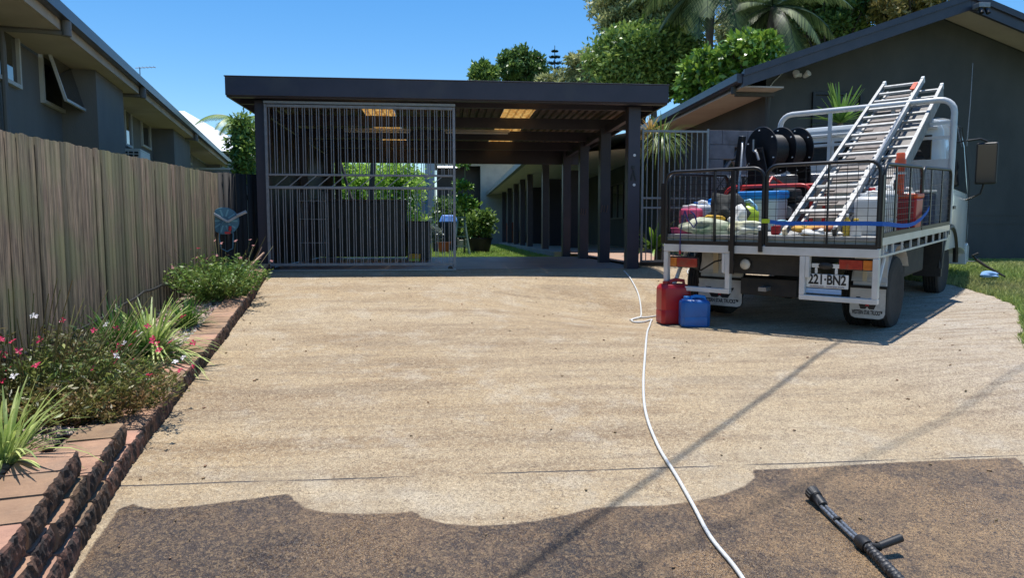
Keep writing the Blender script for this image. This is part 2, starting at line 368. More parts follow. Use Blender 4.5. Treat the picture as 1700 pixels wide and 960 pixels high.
for i in range(20):
    for jx in range(12):
        u0, u1 = -2.75 + 5.6 * jx / 12, -2.75 + 5.6 * (jx + 1) / 12; v0, v1 = 9.88 + 5.2 * i / 20, 9.88 + 5.2 * (i + 1) / 20
        q = [K(u, v) for u, v in ((u0, v0), (u1, v0), (u1, v1), (u0, v1))]
        mb.add([(p.x, p.y, gz(p.x, p.y) + .006) for p in q], [(0, 1, 2, 3)])
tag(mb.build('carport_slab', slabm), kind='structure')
pavem = mat('terracotta pavers', (0.42, 0.26, 0.18), (0.36, 0.24, 0.18), 6, .8, c3=(.30, .24, .2), s3=2)
mb = MB(); q = [K(u, v) for u, v in ((2.86, 10.6), (4.9, 10.6), (4.9, 24), (2.86, 24))]
mb.add([(p.x, p.y, .04) for p in q], [(0, 1, 2, 3)]); tag(mb.build('side_path', pavem), kind='structure')
# terrain sheet out to the horizon
soil = mat('turf soil', (0.055, 0.075, 0.022), (0.075, 0.095, 0.03), 4, .95, c3=(.10, .085, .04), s3=.8)
def ax(lim, mid, n): return sorted(set(list(np.linspace(-lim, -mid, 8)) + list(np.linspace(-mid, mid, n)) + list(np.linspace(mid, lim, 8))))
xs = ax(400, 12, 61); ysb = [-60, -20, -8] + list(np.linspace(-3, 32, 88)) + [40, 55, 80, 130, 250, 600]
V = []
for y in ysb:
    for x in xs:
        z = gz(x, y) if abs(x) < 13 and y < 33 else (gz(max(-13, min(13, x)), min(y, 33)))
        V.append((x, y, z - .02 - (.05 if y < 9.6 and x < 6.5 else 0)))
n = len(xs); F = [(r * n + i, r * n + i + 1, (r + 1) * n + i + 1, (r + 1) * n + i) for r in range(len(ysb) - 1) for i in range(n - 1)]
tag(arrmesh('ground', V, F, soil, smooth=True), kind='structure')
# grass
def blades(name, pts, h, w, mt, lean=.5, segs=2, hz=None):
    pts = np.asarray(pts); n = len(pts); a = RNG.uniform(0, 2 * np.pi, n); H = h * RNG.uniform(.5, 1.25, n); ln = RNG.uniform(.1, lean, n) * H
    da = np.stack([np.cos(a), np.sin(a), 0 * a], 1); b = a + RNG.uniform(-1.6, 1.6, n) + np.pi / 2; db = np.stack([np.cos(b), np.sin(b), 0 * b], 1) * (w / 2) * RNG.uniform(.6, 1.3, n)[:, None]
    up = np.array([0, 0, 1.]); p0 = pts; p1 = pts + da * ln[:, None] * .35 + up * (H * .6)[:, None]; p2 = pts + da * ln[:, None] * 1.0 + up * H[:, None]
    V = np.stack([p0 - db, p0 + db, p1 + db * .8, p1 - db * .8, p2 + db * .15, p2 - db * .15], 1).reshape(-1, 3)
    i = np.arange(n)[:, None] * 6; F = np.concatenate([i + np.array([[0, 1, 2, 3]]), i + np.array([[3, 2, 4, 5]])], 0)
    r = RNG.uniform(0, 1, n); return arrmesh(name, V, F, mt, rnd=np.concatenate([r, r]))
grassm = mat('grass blades', (0.22, 0.34, 0.07), (0.34, 0.40, 0.12), .9, .6, rnd=.45, trans=.35, c3=(.40, .38, .17), s3=.5, lo3=.52, hi3=.75)
P = []
while len(P) < 60000:
    x, y = random.uniform(4.2, 10.5), random.uniform(4.2, 12.6)
    u, v = KI((x, y))
    if x < edge_x(y) - .01 or v > 11.85 or x > y * .80 + .3: continue
    if y > 9.5 and random.random() < .2: continue
    P.append((x, y, gz(x, y) - .02))
g1 = blades('grass', P, .070, .010, grassm, .9)
g1['kind'] = 'stuff'
P = []
while len(P) < 42000:
    u, v = random.uniform(-3.5, 3.2), random.uniform(15.05, 30) if random.random() < .6 else random.uniform(15.05, 18)
    if u > 2.55: continue
    p = K(u, v); P.append((p.x, p.y, gz(p.x, p.y) - .02))
g2 = blades('grass', P, .07, .016, mat('back lawn blades', (0.26, 0.42, 0.07), (0.34, 0.46, 0.10), .8, .6, rnd=.3, trans=.35), .9); g2['kind'] = 'stuff'
# ------------------------------------------------------------------ garden bed and block wall
Y2, Y3 = ground(222, 704, .24).y, ground(154, 749, .36).y
def bed_top(y): return gz(wall_x(y), y) + interp(y, (Y3 - .1, Y3 + .15, Y2 - .05, Y2 + .25, 9.4), (.340, .222, .222, .095, .09))
FX0, FY0, FS = -3.77, 8.5, math.tan(math.radians(11.2))
def fence_x(y): return FX0 + FS * (FY0 - y)
mulchm = mat('bark mulch soil', (0.16, 0.09, 0.055), (0.09, 0.055, 0.035), 14, .95, bump=.01, bscale=30, c3=(.30, .22, .17), s3=5, lo3=.55, hi3=.7)
V = []; ysb = np.arange(1.2, 10.2, .12)
for y in ysb:
    for i in range(12):
        t = i / 11; xa, xb = fence_x(y) - .05, wall_x(y) - .12
        V.append((xa + (xb - xa) * t, y, bed_top(y) - .02 + .012 * math.sin(y * 7 + t * 9)))
F = [(r * 12 + i, r * 12 + i + 1, (r + 1) * 12 + i + 1, (r + 1) * 12 + i) for r in range(len(ysb) - 1) for i in range(11)]
tag(arrmesh('garden_bed', V, F, mulchm, smooth=True), kind='structure')
# chips and pebbles
def chips(name, pts, smin, smax, mt, flat=.3):
    pts = np.asarray(pts); n = len(pts); base = np.array([(-1, -1, -1), (1, -1, -1), (1, 1, -1), (-1, 1, -1), (-.7, -.6, 1), (.8, -.7, 1), (.6, .7, 1), (-.8, .6, 1)]) * .5
    s = RNG.uniform(smin, smax, (n, 1, 1)) * np.stack([np.ones(n), RNG.uniform(.35, .8, n), RNG.uniform(.15, .4, n)], 1)[:, None, :]
    v = base[None] * s; a = RNG.uniform(0, 6.28, n); b = RNG.normal(0, flat, n)
    ca, sa, cb, sb = np.cos(a), np.sin(a), np.cos(b), np.sin(b)
    x, y, z = v[..., 0], v[..., 1], v[..., 2]; x, z = x * cb[:, None] - z * sb[:, None], x * sb[:, None] + z * cb[:, None]
    x, y = x * ca[:, None] - y * sa[:, None], x * sa[:, None] + y * ca[:, None]
    V = (np.stack([x, y, z], 2) + pts[:, None, :]).reshape(-1, 3); q = np.array([(0, 3, 2, 1), (4, 5, 6, 7), (0, 1, 5, 4), (1, 2, 6, 5), (2, 3, 7, 6), (3, 0, 4, 7)])
    F = (np.arange(n)[:, None, None] * 8 + q[None]).reshape(-1, 4); return arrmesh(name, V, F, mt, rnd=np.repeat(RNG.uniform(0, 1, n), 6))
P = []
for _ in range(9000):
    y = random.uniform(2.2, 9.6); xa, xb = fence_x(y), wall_x(y) - (.31 if y < 4.2 else .23); x = xb - (xb - xa) * random.random() ** 1.3
    P.append((x, y, bed_top(y) + random.uniform(-.015, .012)))
tag(chips('bark_mulch', P, .02, .065, mat('bleached bark chips', (0.42, 0.34, 0.28), (0.26, 0.16, 0.11), 3, .9, rnd=.7)), kind='stuff')
P = []
for c, n in (((215, 545), 260), ((300, 560), 300), ((215, 640), 500), ((250, 600), 260), ((330, 545), 250)):
    g = ground(*c, .1)
    for _ in range(n):
        x, y = g.x + random.gauss(0, .16), g.y + random.gauss(0, .28)
        if x < wall_x(y) - .22 and x > fence_x(y) + .1: P.append((x, y, bed_top(y) + random.uniform(0, .012)))
tag(chips('pale_pebbles', P, .02, .045, mat('pale pebbles', (0.62, 0.58, 0.55), (0.45, 0.38, 0.34), 5, .8, rnd=.35)), kind='stuff')
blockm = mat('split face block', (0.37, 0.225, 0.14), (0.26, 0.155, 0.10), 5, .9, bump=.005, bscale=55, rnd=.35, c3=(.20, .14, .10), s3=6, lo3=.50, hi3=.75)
blockg = mat('grimy shaded split face', (0.13, 0.068, 0.042), (0.022, 0.017, 0.015), 16, .95, bump=.012, bscale=38, rnd=.3, lo=.38, hi=.58)  # grime plus the shade of the upright faces, both in the colour
def course(y0, y1, zf, setb, parent, hgt, blen=.2, depth=.215):
    V = []; F = []; R = []; MI = []; y = y0; nn = 13
    while y < y1:
        L = blen * random.uniform(.97, 1.03); gap = .006; ym = y + L / 2
        dx = (wall_x(ym + .1) - wall_x(ym - .1)) / .2; t = Vector((dx, 1, 0)).normalized(); nr = Vector((t.y, -t.x, 0)); jog = random.uniform(-.008, .008)
        o = Vector((wall_x(ym) + jog, ym, 0)) - nr * setb; z1 = zf(ym); z0 = z1 - hgt; r = random.random(); b = len(V); tilt = random.uniform(-.03, .03)
        # top face grid + split front face: profile over height with a chamfered nose
        Lh = (L - gap) / 2; rows = [(-depth, z1), (-depth * .5, z1), (-.008, z1 - .001), (.002, z1 - .008), (.006, z1 - .035), (.008, z0 + hgt * .5), (.006, z0 + hgt * .3), (.002, z0 + hgt * .14), (-.012, z0 + .003)]
        for k, (dn, z) in enumerate(rows):
            for q in range(nn):
                s = -Lh + 2 * Lh * q / (nn - 1); f = 0
                if k >= 2: f = random.uniform(-.006, .004) - (.006 if q in (0, nn - 1) else 0)
                p = o + t * s + nr * (dn + f); V.append((p.x, p.y, z + (zf(p.y) - zf(ym)) + (random.uniform(-.004, .003) if k >= 3 else random.uniform(-.0015, .0015)) + tilt * s * .3))
        for k in range(len(rows) - 1):
            for q in range(nn - 1):
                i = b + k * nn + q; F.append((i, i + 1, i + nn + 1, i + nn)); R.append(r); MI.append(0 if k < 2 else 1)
        # side caps
        for q in (0, nn - 1):
            bb = len(V); rr = [V[b + k * nn + q] for k in range(len(rows))]
            back = (rr[0][0], rr[0][1], z0); V += rr + [back]
            for k in range(0, len(rows) - 1, 1): F.append((bb + k, bb + k + 1, bb + len(rows), bb + len(rows))); R.append(r); MI.append(0)
        y += L
    F = [f if f[2] != f[3] else f for f in F]
    me = bpy.data.meshes.new('block_course'); me.from_pydata(V, [], [tuple(dict.fromkeys(f)) for f in F])
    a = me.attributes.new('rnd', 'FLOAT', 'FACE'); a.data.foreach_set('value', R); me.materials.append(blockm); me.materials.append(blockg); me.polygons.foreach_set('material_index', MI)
    o = bpy.data.objects.new('block_course', me); COL.objects.link(o); o.parent = parent; return o
rw = thing('retaining_wall', 'low terracotta block wall with rough split faces edging the garden bed beside the driveway', 'retaining wall')
_gw = lambda y: gz(wall_x(y), y)
course(1.4, 9.42, lambda y: _gw(y) + .115, 0.0, rw, .15)
course(1.4, Y2, lambda y: _gw(y) + .238, .018, rw, .122)
course(1.4, Y3, lambda y: _gw(y) + .362, .040, rw, .123, depth=.215)
# ------------------------------------------------------------------ timber paling fence
fencem = mat('weathered paling', (0.135, 0.108, 0.072), (0.028, 0.021, 0.014), 5, .9, bump=.004, bscale=16, stretch=(16, 16, .8), rnd=.5, lo=.34, hi=.62,
             c3=(0.065, 0.068, 0.034), s3=1.7, lo3=.47, hi3=.62)
fn = thing('paling_fence', 'weathered grey brown timber paling fence along the garden bed', 'fence')
V = []; F = []; R = []
fy = 1.6
ftop = lambda y: interp(y, (1.6, 3.87, 8.16, 9.5, 11.5), (CAMZ + .56 - .10, CAMZ + .57, CAMZ + .735, CAMZ + .79, CAMZ + .86))
while fy < 9.30:
    w = random.choice((.05, .06, .068, .072)) * random.uniform(.93, 1.04); off = random.choice((0, .0, .009)) ; t = Vector((-FS, 1, 0)).normalized(); nr = Vector((t.y, -t.x, 0))
    o = Vector((fence_x(fy), fy, 0)) + nr * off; z0 = gz(fence_x(fy), fy) - .1; z1 = ftop(fy) + random.uniform(-.007, .004); b = len(V); lean = random.uniform(-.003, .003)
    for dn in (0, .014):
        for z, s in ((z0, 0), (z0, w), (z1, w), (z1, 0)):
            p = o + t * (s + (lean if z == z1 else 0)) + nr * dn; V.append((p.x, p.y, z + (random.uniform(-.004, .004) if z == z1 else 0)))
    for q in ((4, 5, 6, 7), (0, 3, 2, 1), (0, 4, 7, 3), (1, 2, 6, 5), (3, 7, 6, 2)): F.append([b + i for i in q])
    R += [random.random()] * 5
    fy += (w + random.choice((.003, .006, .011)) if off == 0 else w + .003) * t.y
arrmesh('paling_panel', V, F, fencem, fn, rnd=R)
for hh in (.35, 1.15):
    mb = MB()
    mb.bar((fence_x(1.6) - .04, 1.6, ftop(1.6) - 1.5 + hh), (fence_x(9.2) - .04, 9.2, ftop(9.2) - 1.5 + hh), .04, .07)
    mb.build('rail', fencem, fn)
rf = thing('return_fence', 'short dark stained fence return between the paling fence and the carport post', 'fence')
ra, rb_ = Vector((fence_x(9.3) - .02, 9.36, 0)), Vector((-3.47, 9.78, 0)); V = []; F = []; R = []; nr_ = 8
for k in range(nr_):
    a, b = ra.lerp(rb_, k / nr_), ra.lerp(rb_, (k + .96) / nr_); o = Vector((.012 * (k % 2), -.012 * (k % 2), 0)); bb = len(V); z1 = CAMZ + .80 + random.uniform(-.006, .006)
    for q in (Vector((0, 0, 0)), Vector((-.01, .014, 0))):
        for p, z in ((a, -.1), (b, -.1), (b, z1), (a, z1)): V.append((p.x + o.x + q.x, p.y + o.y + q.y, z))
    for q in ((0, 1, 2, 3), (4, 7, 6, 5), (0, 3, 7, 4), (1, 5, 6, 2), (3, 2, 6, 7)): F.append([bb + i for i in q])
    R += [random.random()] * 5
arrmesh('paling_panel', V, F, mat('dark stained shaded paling', (.022, .020, .019), (.012, .011, .011), 5, .8, bump=.002, bscale=16, stretch=(9, 9, .6), rnd=.3), rf, rnd=R)  # dark stain, deepened by the shade of the side turned from the sun
mb = MB(); mb.bar((ra.x - .03, ra.y + .04, 1.0), (rb_.x - .03, rb_.y + .04, 1.0), .04, .07); mb.build('rail', dark, rf)
# black irrigation hose tied along the fence foot
hp = [(-10, 600), (60, 575), (130, 545), (200, 505), (232, 485), (262, 474), (300, 468), (345, 447), (352, 443)]
def at_fence(px, py, off=.03):
    d = ray(px, py); t = (FX0 + FS * FY0) / (d.x + FS * d.y); p = CO + d * t; return p + Vector((off, off * .2, 0))
pts = [at_fence(*p) for p in hp]; sm = []
for i in range(len(pts) - 1):
    for k in range(4): sm.append(pts[i].lerp(pts[i + 1], k / 4) + Vector((0, 0, -.01 * math.sin(k * math.pi / 4))))
mb = MB(); mb.tube(sm, .011, 6)
for q in ((112, 553), (277, 472)):
    p = at_fence(*q); mb.tube([p, p + Vector((.06, -.1, -.16)), p + Vector((.10, -.12, -.3))], .005, 5); mb.cyl(p + Vector((-.03, 0, .02)), p + Vector((.03, 0, -.03)), .014, n=6)
tag(mb.build('irrigation_pipe', blackplastic), 'black poly irrigation pipe clipped along the foot of the paling fence', 'pipe')
# ------------------------------------------------------------------ carport
FU, FV = -2.54, 9.80
cp = kthing('carport', 'dark navy painted carport with flat roof, deep fascia and open gated front', 'carport', FU, FV)
W0, D0, PW = 5.335, 5.5, .175
def cpost(x, y, h=2.3, w=PW):
    mb = MB(); mb.b2((x, y, -.05), (x + w, y + w, h)); o = mb.build('post', navy, cp, bevel=.006); return o
for x, y in ((0, 0), (W0 - PW, 0), (W0 - PW, 1.77), (W0 - PW, 3.55), (W0 - PW, 5.47), (0, 2.7), (0, 5.47)): cpost(x, y)
mb = MB()                                                     # fascia, folded steel
mb.b2((-.30, -.245, 2.315), (W0 + .32, -.20, 2.555)); mb.b2((-.31, -.255, 2.553), (W0 + .33, -.10, 2.568)); mb.b2((-.29, -.205, 2.300), (W0 + .31, -.10, 2.318))
mb.build('fascia', navy, cp, bevel=.004)
mb = MB(); mb.b2((-.30, -.197, 2.30), (-.27, 6.1, 2.52)); mb.build('side_fascia', navy, cp)
mb = MB(); mb.b2((W0 + .29, -.197, 2.30), (W0 + .32, 6.1, 2.52)); mb.build('side_fascia', navy, cp)
for i, y in enumerate((.30, 1.8, 3.3, 4.8, 5.75)):
    mb = MB(); z0, z1 = 2.30 - .0 * y, 2.47
    if i == 4: z0 = 2.10
    mb.b2((-.26, y, z0 - (.06 if i else -.0)), (W0 + .27, y + .06, z1 - .06)); mb.build('beam', navy, cp, bevel=.004)
for q in ((0.02, .10), (W0 - .10, W0 - .02)): mb = MB(); mb.b2((q[0], PW + .002, 2.18), (q[1], 5.7, 2.298)); mb.build('side_beam', navy, cp)
# corrugated (trapezoid) roof sheets, with clear sheets set in
sheet = mat('rusty roof sheet underside', (0.19, 0.16, 0.14), (0.13, 0.10, 0.085), 5, .6, metal=.1, c3=(.24, .13, .07), s3=1.5, lo3=.5, hi3=.75)
clear = mat('aged clear roof sheet', (0.80, 0.66, 0.38), (0.60, 0.38, 0.16), 9, .6, trans=.7)
def rib_sheet(x0, x1, y0, y1, m):
    mb = MB(); x = x0; prof = []
    while x < x1 - .01:
        for dx, z in ((0, 2.47), (.05, 2.47), (.065, 2.505), (.095, 2.505), (.11, 2.47)): prof.append((x + dx, z))
        x += .125
    prof = [p for p in prof if p[0] <= x1] + [(x1, 2.47)]
    n = len(prof); mb.add([(p[0], y0, p[1]) for p in prof] + [(p[0], y1, p[1]) for p in prof], [(i, i + 1, n + i + 1, n + i) for i in range(n - 1)])
    mb.add([(p[0], y0, p[1] + .004) for p in prof] + [(p[0], y1, p[1] + .004) for p in prof], [(i, i + 1, n + i + 1, n + i) for i in range(n - 1)])
    return mb.build('clear_sheet' if m is clear else 'roof_sheet', m, cp)
for x0, x1, m in ((-.26, 1.25, sheet), (1.252, 1.748, clear), (1.752, 3.5, sheet), (3.502, 4.0, clear), (4.002, W0 + .28, sheet)): rib_sheet(x0, x1, -.095, 6.05, m)
mb = MB(); mb.b2((W0 - PW + .05, -.02, 1.42), (W0 - PW + .09, -.001, 1.47)); mb.bar((W0 - PW + .04, -.01, 1.26), (W0 - PW + .075, -.01, 1.40), .016, .016); mb.bar((W0 - PW + .11, -.01, 1.26), (W0 - PW + .075, -.01, 1.40), .016, .016)
mb.build('latch_bracket', dark, cp)
for q in (1.62, 1.20): mb = MB(); mb.cyl((W0 - PW + .09, -.008, q), (W0 - PW + .09, 0, q), .02); mb.build('socket', whitep, cp)
for y in (1.77, 3.55):
    mb = MB()
    for k in range(3): mb.bar((W0 - PW + .02 + k * .045, y - .004, .86), (W0 - PW + .035 + k * .045, y - .004, .98), .018, .006)
    mb.build('bracket', mat('rusty bracket', (.16, .09, .07)), cp)
# batten lights under the roof
lm = mat('light batten', (0.62, 0.60, 0.52), (0.5, 0.48, 0.42), 5, .5)
lb = kthing('batten_light', 'long cream fluorescent batten under the right half of the carport roof', 'light fitting', FU + 2.55, FV + 3.1, 2.36)
mb = MB(); mb.b2((0, 0, 0), (1.2, .06, .045)); mb.build('housing', lm, lb, bevel=.004); mb = MB(); mb.cyl((.03, .03, -.018), (1.17, .03, -.018), .016); mb.build('tube', whitep, lb)
l2 = copy_tree(lb); l2.location = K(FU + .75, FV + 3.12, 2.36); l2['label'] = 'long cream fluorescent batten under the roof seen through the barred gate'
# sliding barred gate
gt = kthing('sliding_gate', 'grey tubular steel sliding gate with close vertical bars closing the left half of the carport', 'gate', 0, 9.72)
def gx(px, py): return at_v(px, py, 9.72)
gl, gr = gx(444, 300)[0], gx(754, 300)[0]; gtz, gbz = gx(600, 178)[1], .03
mb = MB()
for x in (gl, gr): mb.b2((x - .018, -.018, gbz), (x + .018, .018, gtz + .02))
mb.b2((gl + .02, -.018, gbz + .03), (gr - .02, .018, gbz + .068)); mb.b2((gl + .02, -.018, gtz - .018), (gr - .02, .018, gtz + .02))
m1, m2 = gx(600, 291)[1], gx(600, 312)[1]
mb.b2((gl + .02, -.018, m1 - .014), (gr - .02, .018, m1 + .014)); mb.b2((gl + .02, -.02, m2 - .018), (gr - .02, .02, m2 + .018)); mb.build('frame', gatem, gt, bevel=.003)
mb = MB(); nb = 53
for i in range(nb):
    x = gl + .05 + (gr - gl - .09) * i / (nb - 1) + (.012 if i % 2 else -.004); t = .0048
    mb.b2((x - t, -t, gbz + .06), (x + t, t, m2 - .016)); mb.b2((x - t, -t, m1 + .012), (x + t, t, gtz - .016))
ob = mb.build('bars', gatem, gt)
mb = MB()
for i in range(12):
    x = gl + .10 + (gr - gl - .25) * i / 12; mb.bar((x, 0, m2 + .016), (x + .17, 0, m1 - .012), .012, .012, (0, 1, 0))
mb.build('diagonal_brace', gatem, gt)
for q in (gr - .06, gl + .1): mb = MB(); mb.cyl((q, -.02, .02), (q, .02, .02), .035); mb.build('roller', dark, gt)
mb = MB(); mb.b2((gl - .02, -.03, -.01), (gr + .02, .03, .012)); mb.build('track', galv, gt); mb = MB(); mb.b2((gl-.02,-.028,gtz+.03),(gr+.02,.028,gtz+.062)); mb.build('top_track', galv, gt)
# dark screen wall closing the left and back-left of the carport
sw = kthing('screen_wall', 'black painted batten screen with gaps closing the left side of the carport', 'screen', FU, FV)
mb = MB(); y = .25
while y < 5.5:
    mb.b2((.03, y, .02), (.05, y + .145, 2.16)); y += .15
mb.build('side_panel', dark, sw)
bx = at_v(562, 300, 15.3)[0] - FU; mb = MB(); x = .2
while x < bx:
    mb.b2((x, 5.56, .02), (x + .14, 5.58, 2.09)); x += .146 if random.random() < .8 else .158
mb.build('back_panel', dark, sw)
# stored things behind the gate
sc = kthing('storage_cupboard', 'wide black waist-high storage cupboard standing behind the barred gate', 'cupboard', 0, 13.2)
x0, x1 = at_v(515, 400, 13.2)[0], at_v(674, 400, 13.2)[0]; zt = at_v(600, 331, 13.2)[1]
mb = MB(); mb.b2((x0, 0, .06), (x1, .6, zt - .03)); mb.build('body', dark, sc, bevel=.01)
mb = MB(); mb.b2((x0 - .02, -.02, zt - .03), (x1 + .02, .62, zt)); mb.build('top', mat('brown board', (.06, .035, .025), (.04, .025, .02), 5, .35), sc, bevel=.004)
for k in range(3):
    xa = x0 + (x1 - x0) * k / 3 + .01; xb = x0 + (x1 - x0) * (k + 1) / 3 - .01; mb = MB(); mb.b2((xa, -.018, .1), (xb, -.001, zt - .06)); d = mb.build('door', dark, sc, bevel=.003)
    mb = MB(); mb.cyl((xb - .05, -.035, .6), (xb - .05, -.035, .75), .006, n=6); mb.build('handle', galv, d)
s2 = kthing('steel_cabinet', 'lower black metal cabinet at the right end of the storage cupboard', 'cabinet', 0, 13.1)
xa = at_v(676, 400, 13.1)[0]; xb = at_v(714, 400, 13.1)[0]; zz = at_v(690, 367, 13.1)[1]; mb = MB(); mb.b2((xa, 0, 0), (xb, .5, zz)); mb.build('body', dark, s2, bevel=.02)
mb = MB(); mb.b2((xa + .02, -.015, .05), (xb - .02, -.001, zz - .04)); mb.build('door', dark, s2, bevel=.005)
sh = kthing('shelf_rack', 'small dark wire shelf rack behind the left of the barred gate', 'shelf', at_v(495, 400, 11)[0], 11.0)
mb = MB()
for x in (0, .38):
    for y in (0, .3): mb.b2((x, y, 0), (x + .015, y + .015, 1.15))
mb.build('upright', gatem, sh)
for z in (.35, .72, 1.0): mb = MB(); mb.b2((-.005, -.005, z), (.40, .32, z + .012)); mb.build('shelf', gatem, sh)
bk = kthing('toy_crate', 'small yellow and green crate on the floor beside the black cabinet', 'crate', at_v(688, 430, 12.6)[0], 12.6)
mb = MB(); mb.b2((-.10, 0, .0), (.10, .2, .05)); mb.build('base', limep, bk); mb = MB(); mb.b2((-.105, -.005, .052), (.105, .205, .13)); mb.build('bin', yellowp, bk, bevel=.006)
# ------------------------------------------------------------------ right house (gable end, side wall, verandah)
hr = kthing('grey_house', 'dark grey rendered house with a wide gable and navy roof edge behind the truck', 'house', 0, 0)
GV, CU = 11.9, at_v(1267, 300, 11.9)[0]
RU, RZ = at_v(1612, -3, 11.2); EU, EZ = at_v(1235, 124, 11.2)
sl = (RZ - EZ) / (RU - EU)
zr = lambda u: RZ - sl * abs(u - RU)
RE = 2 * RU - CU
mb = MB(); mb.prism([(CU, -.4), (RE, -.4), (RE, zr(RE) - .12), (RU, RZ - .12), (CU, zr(CU) - .12)], GV, GV + .2, 'y'); gw = mb.build('gable_wall', wallgrey, hr)
mb = MB(); mb.b2((CU, GV + .202, -.4), (CU + .2, 42, zr(CU) - .12)); mb.build('side_wall', wallgrey, hr)
def slopeslab(u0, u1, v0, v1, dz0, dz1, m, name, par=hr):
    mb = MB(); mb.prism([(u0, zr(u0) + dz0), (u1, zr(u1) + dz0), (u1, zr(u1) + dz1), (u0, zr(u0) + dz1)], v0, v1, 'y'); return mb.build(name, m, par)
slopeslab(EU, RU - .002, 11.24, 42, -.02, .05, roofm, 'roof'); slopeslab(RU + .002, 2 * RU - EU, 11.24, 42, -.02, .05, roofm, 'roof')
slopeslab(EU - .02, RU - .002, 11.18, 11.235, -.19, .06, guttern, 'barge_board'); slopeslab(RU + .002, 2 * RU - EU, 11.18, 11.235, -.19, .06, guttern, 'barge_board')
slopeslab(EU - .02, RU - .002, 11.14, 11.178, -.02, .085, guttern, 'barge_capping'); slopeslab(RU + .002, 2 * RU - EU, 11.14, 11.178, -.02, .085, guttern, 'barge_capping')
slopeslab(CU - .0, RU - .05, 11.24, GV - .003, -.10, -.075, soffitm, 'soffit'); slopeslab(RU + .05, 2 * RU - EU, 11.24, GV - .003, -.10, -.075, soffitm, 'soffit')
mb = MB(); mb.b2((EU - .0, 11.24, EZ - .19), (CU - .003, 42, EZ - .165)); mb.build('eave_soffit', soffitm, hr)
mb = MB(); mb.b2((EU + .0, 11.245, EZ - .16), (EU + .03, 42, EZ - .0)); mb.prism([(EU - .12, EZ - .10), (EU - .09, EZ - .13), (EU - .002, EZ - .13), (EU - .002, EZ + .02), (EU - .12, EZ + .02)], 11.2, 42, 'y'); mb.build('gutter', guttern, hr)
mb = MB(); mb.b2((EU + .05, 11.6, EZ - .26), (CU + .02, 11.68, EZ - .192)); mb.cyl((EU - .04, 11.5, EZ - .25), (EU - .04, 11.5, EZ - .08), .045); mb.tube([(CU - .05, 11.66, EZ - .25), (CU - .05, 11.7, EZ - .5), (CU - .05, 11.82, .1)], .035); mb.build('downpipe', wallgrey, hr)
def window(parent, axis, a0, a1, z0, z1, face, out, frame=trimwhite, mull=1, depth=.05, name='window'):   # axis 'v': face at u=const ; 'u': face at v=const
    def B(mb, a, b, p, q, d0, d1):
        if axis == 'v': mb.b2((face + out * d0, a, p), (face + out * d1, b, q))
        else: mb.b2((a, face + out * d0, p), (b, face + out * d1, q))
    mb = MB(); t = .045
    B(mb, a0, a1, z0, z0 + t, .0, depth); B(mb, a0, a1, z1 - t, z1, .0, depth); B(mb, a0, a0 + t, z0 + t, z1 - t, .0, depth); B(mb, a1 - t, a1, z0 + t, z1 - t, .0, depth)
    for k in range(mull): c = a0 + (a1 - a0) * (k + 1) / (mull + 1); B(mb, c - .02, c + .02, z0 + t, z1 - t, .0, depth * .9)
    w = mb.build(name, frame, parent); mb = MB(); B(mb, a0 + t, a1 - t, z0 + t, z1 - t, .004, .012); mb.build('pane', pane, w); return w
v0, _ = at_u(1232, 200, CU); v1, _ = at_u(1180, 200, CU)
window(hr, 'v', v0, v1, 1.45, 2.45, CU, -1, dark); 
v0, _ = at_u(1037, 300, CU); v1, _ = at_u(1016, 300, CU); window(hr, 'v', v0, v1, .95, 2.1, CU, -1, dark)
a, zt = at_v(1348, 153, GV); b, zb = at_v(1410, 225, GV); window(hr, 'u', a, at_v(1430, 153, GV)[0], zb - .4, zt, GV, -1, dark, 0).children[0].data.materials[0] = dark  # pane coloured black in place of the unlit interior
mb = MB()
for z in (1.0 - .42, .84 - .42): mb.b2((CU + .3, GV - .006, z + .25), (RE, GV - .001, z + .262))
mb.build('sheet_joint', wallgrey, hr)
mb = MB(); mb.tube([(CU + .02, GV - .012, zr(CU) - .35), (CU + .12, GV - .02, zr(CU) - .2)] + [(u, GV - .015, zr(u) - .135) for u in np.linspace(CU + .3, RU - .3, 10)], .009, 6); mb.build('conduit', trimwhite, hr)
# verandah
vg = at_u(882, 260, 2.05)
mb = MB(); mb.b2((1.98, 16.2, 2.26), (2.10, 42, 2.42)); mb.build('verandah_gutter', mat('green grey gutter', (.20, .23, .22), (.16, .19, .18), 4, .5), hr)
mb = MB(); mb.add([(2.08, 16.3, 2.30), (CU, 16.3, 2.62), (CU, 42, 2.62), (2.08, 42, 2.30)], [(0, 1, 2, 3)]); mb.add([(2.08, 16.3, 2.44), (EU + .3, 16.3, 3.05), (EU + .3, 42, 3.05), (2.08, 42, 2.44)], [(0, 1, 2, 3)])
mb.build('verandah_roof', mat('bounce lit verandah lining', (.66, .63, .50), (.58, .55, .44), 3, .7), hr)  # base colour raised to stand in for bounced light under the roof
mb = MB(); mb.b2((2.55, 16.0, -.1), (CU - .002, 42, .07)); mb.build('verandah_slab', mat('verandah concrete', (.33, .31, .28), (.26, .24, .22), 3, .8), hr)
for v in (18.5, 21.9, 24.0, 26.2, 28.8, 31.5, 34.5, 38.0): mb = MB(); mb.b2((2.62, v, .0), (2.62 + PW, v + PW, 2.34)); mb.build('verandah_post', navy, hr)
for v in (19.9, 23.1, 27.5): mb = MB(); mb.b2((3.5, v, .07), (3.9, v + .12, 2.3)); mb.build('wall_pier', navy, hr)
mb = MB(); x = 28.0
mb.b2((2.9, 30.0, .07), (3.1, 40, .95)); mb.build('brick_planter', mat('red brick', (.38, .11, .05), (.28, .08, .04), 9, .85, c3=(.12, .06, .05), s3=12, lo3=.5, hi3=.6), hr)
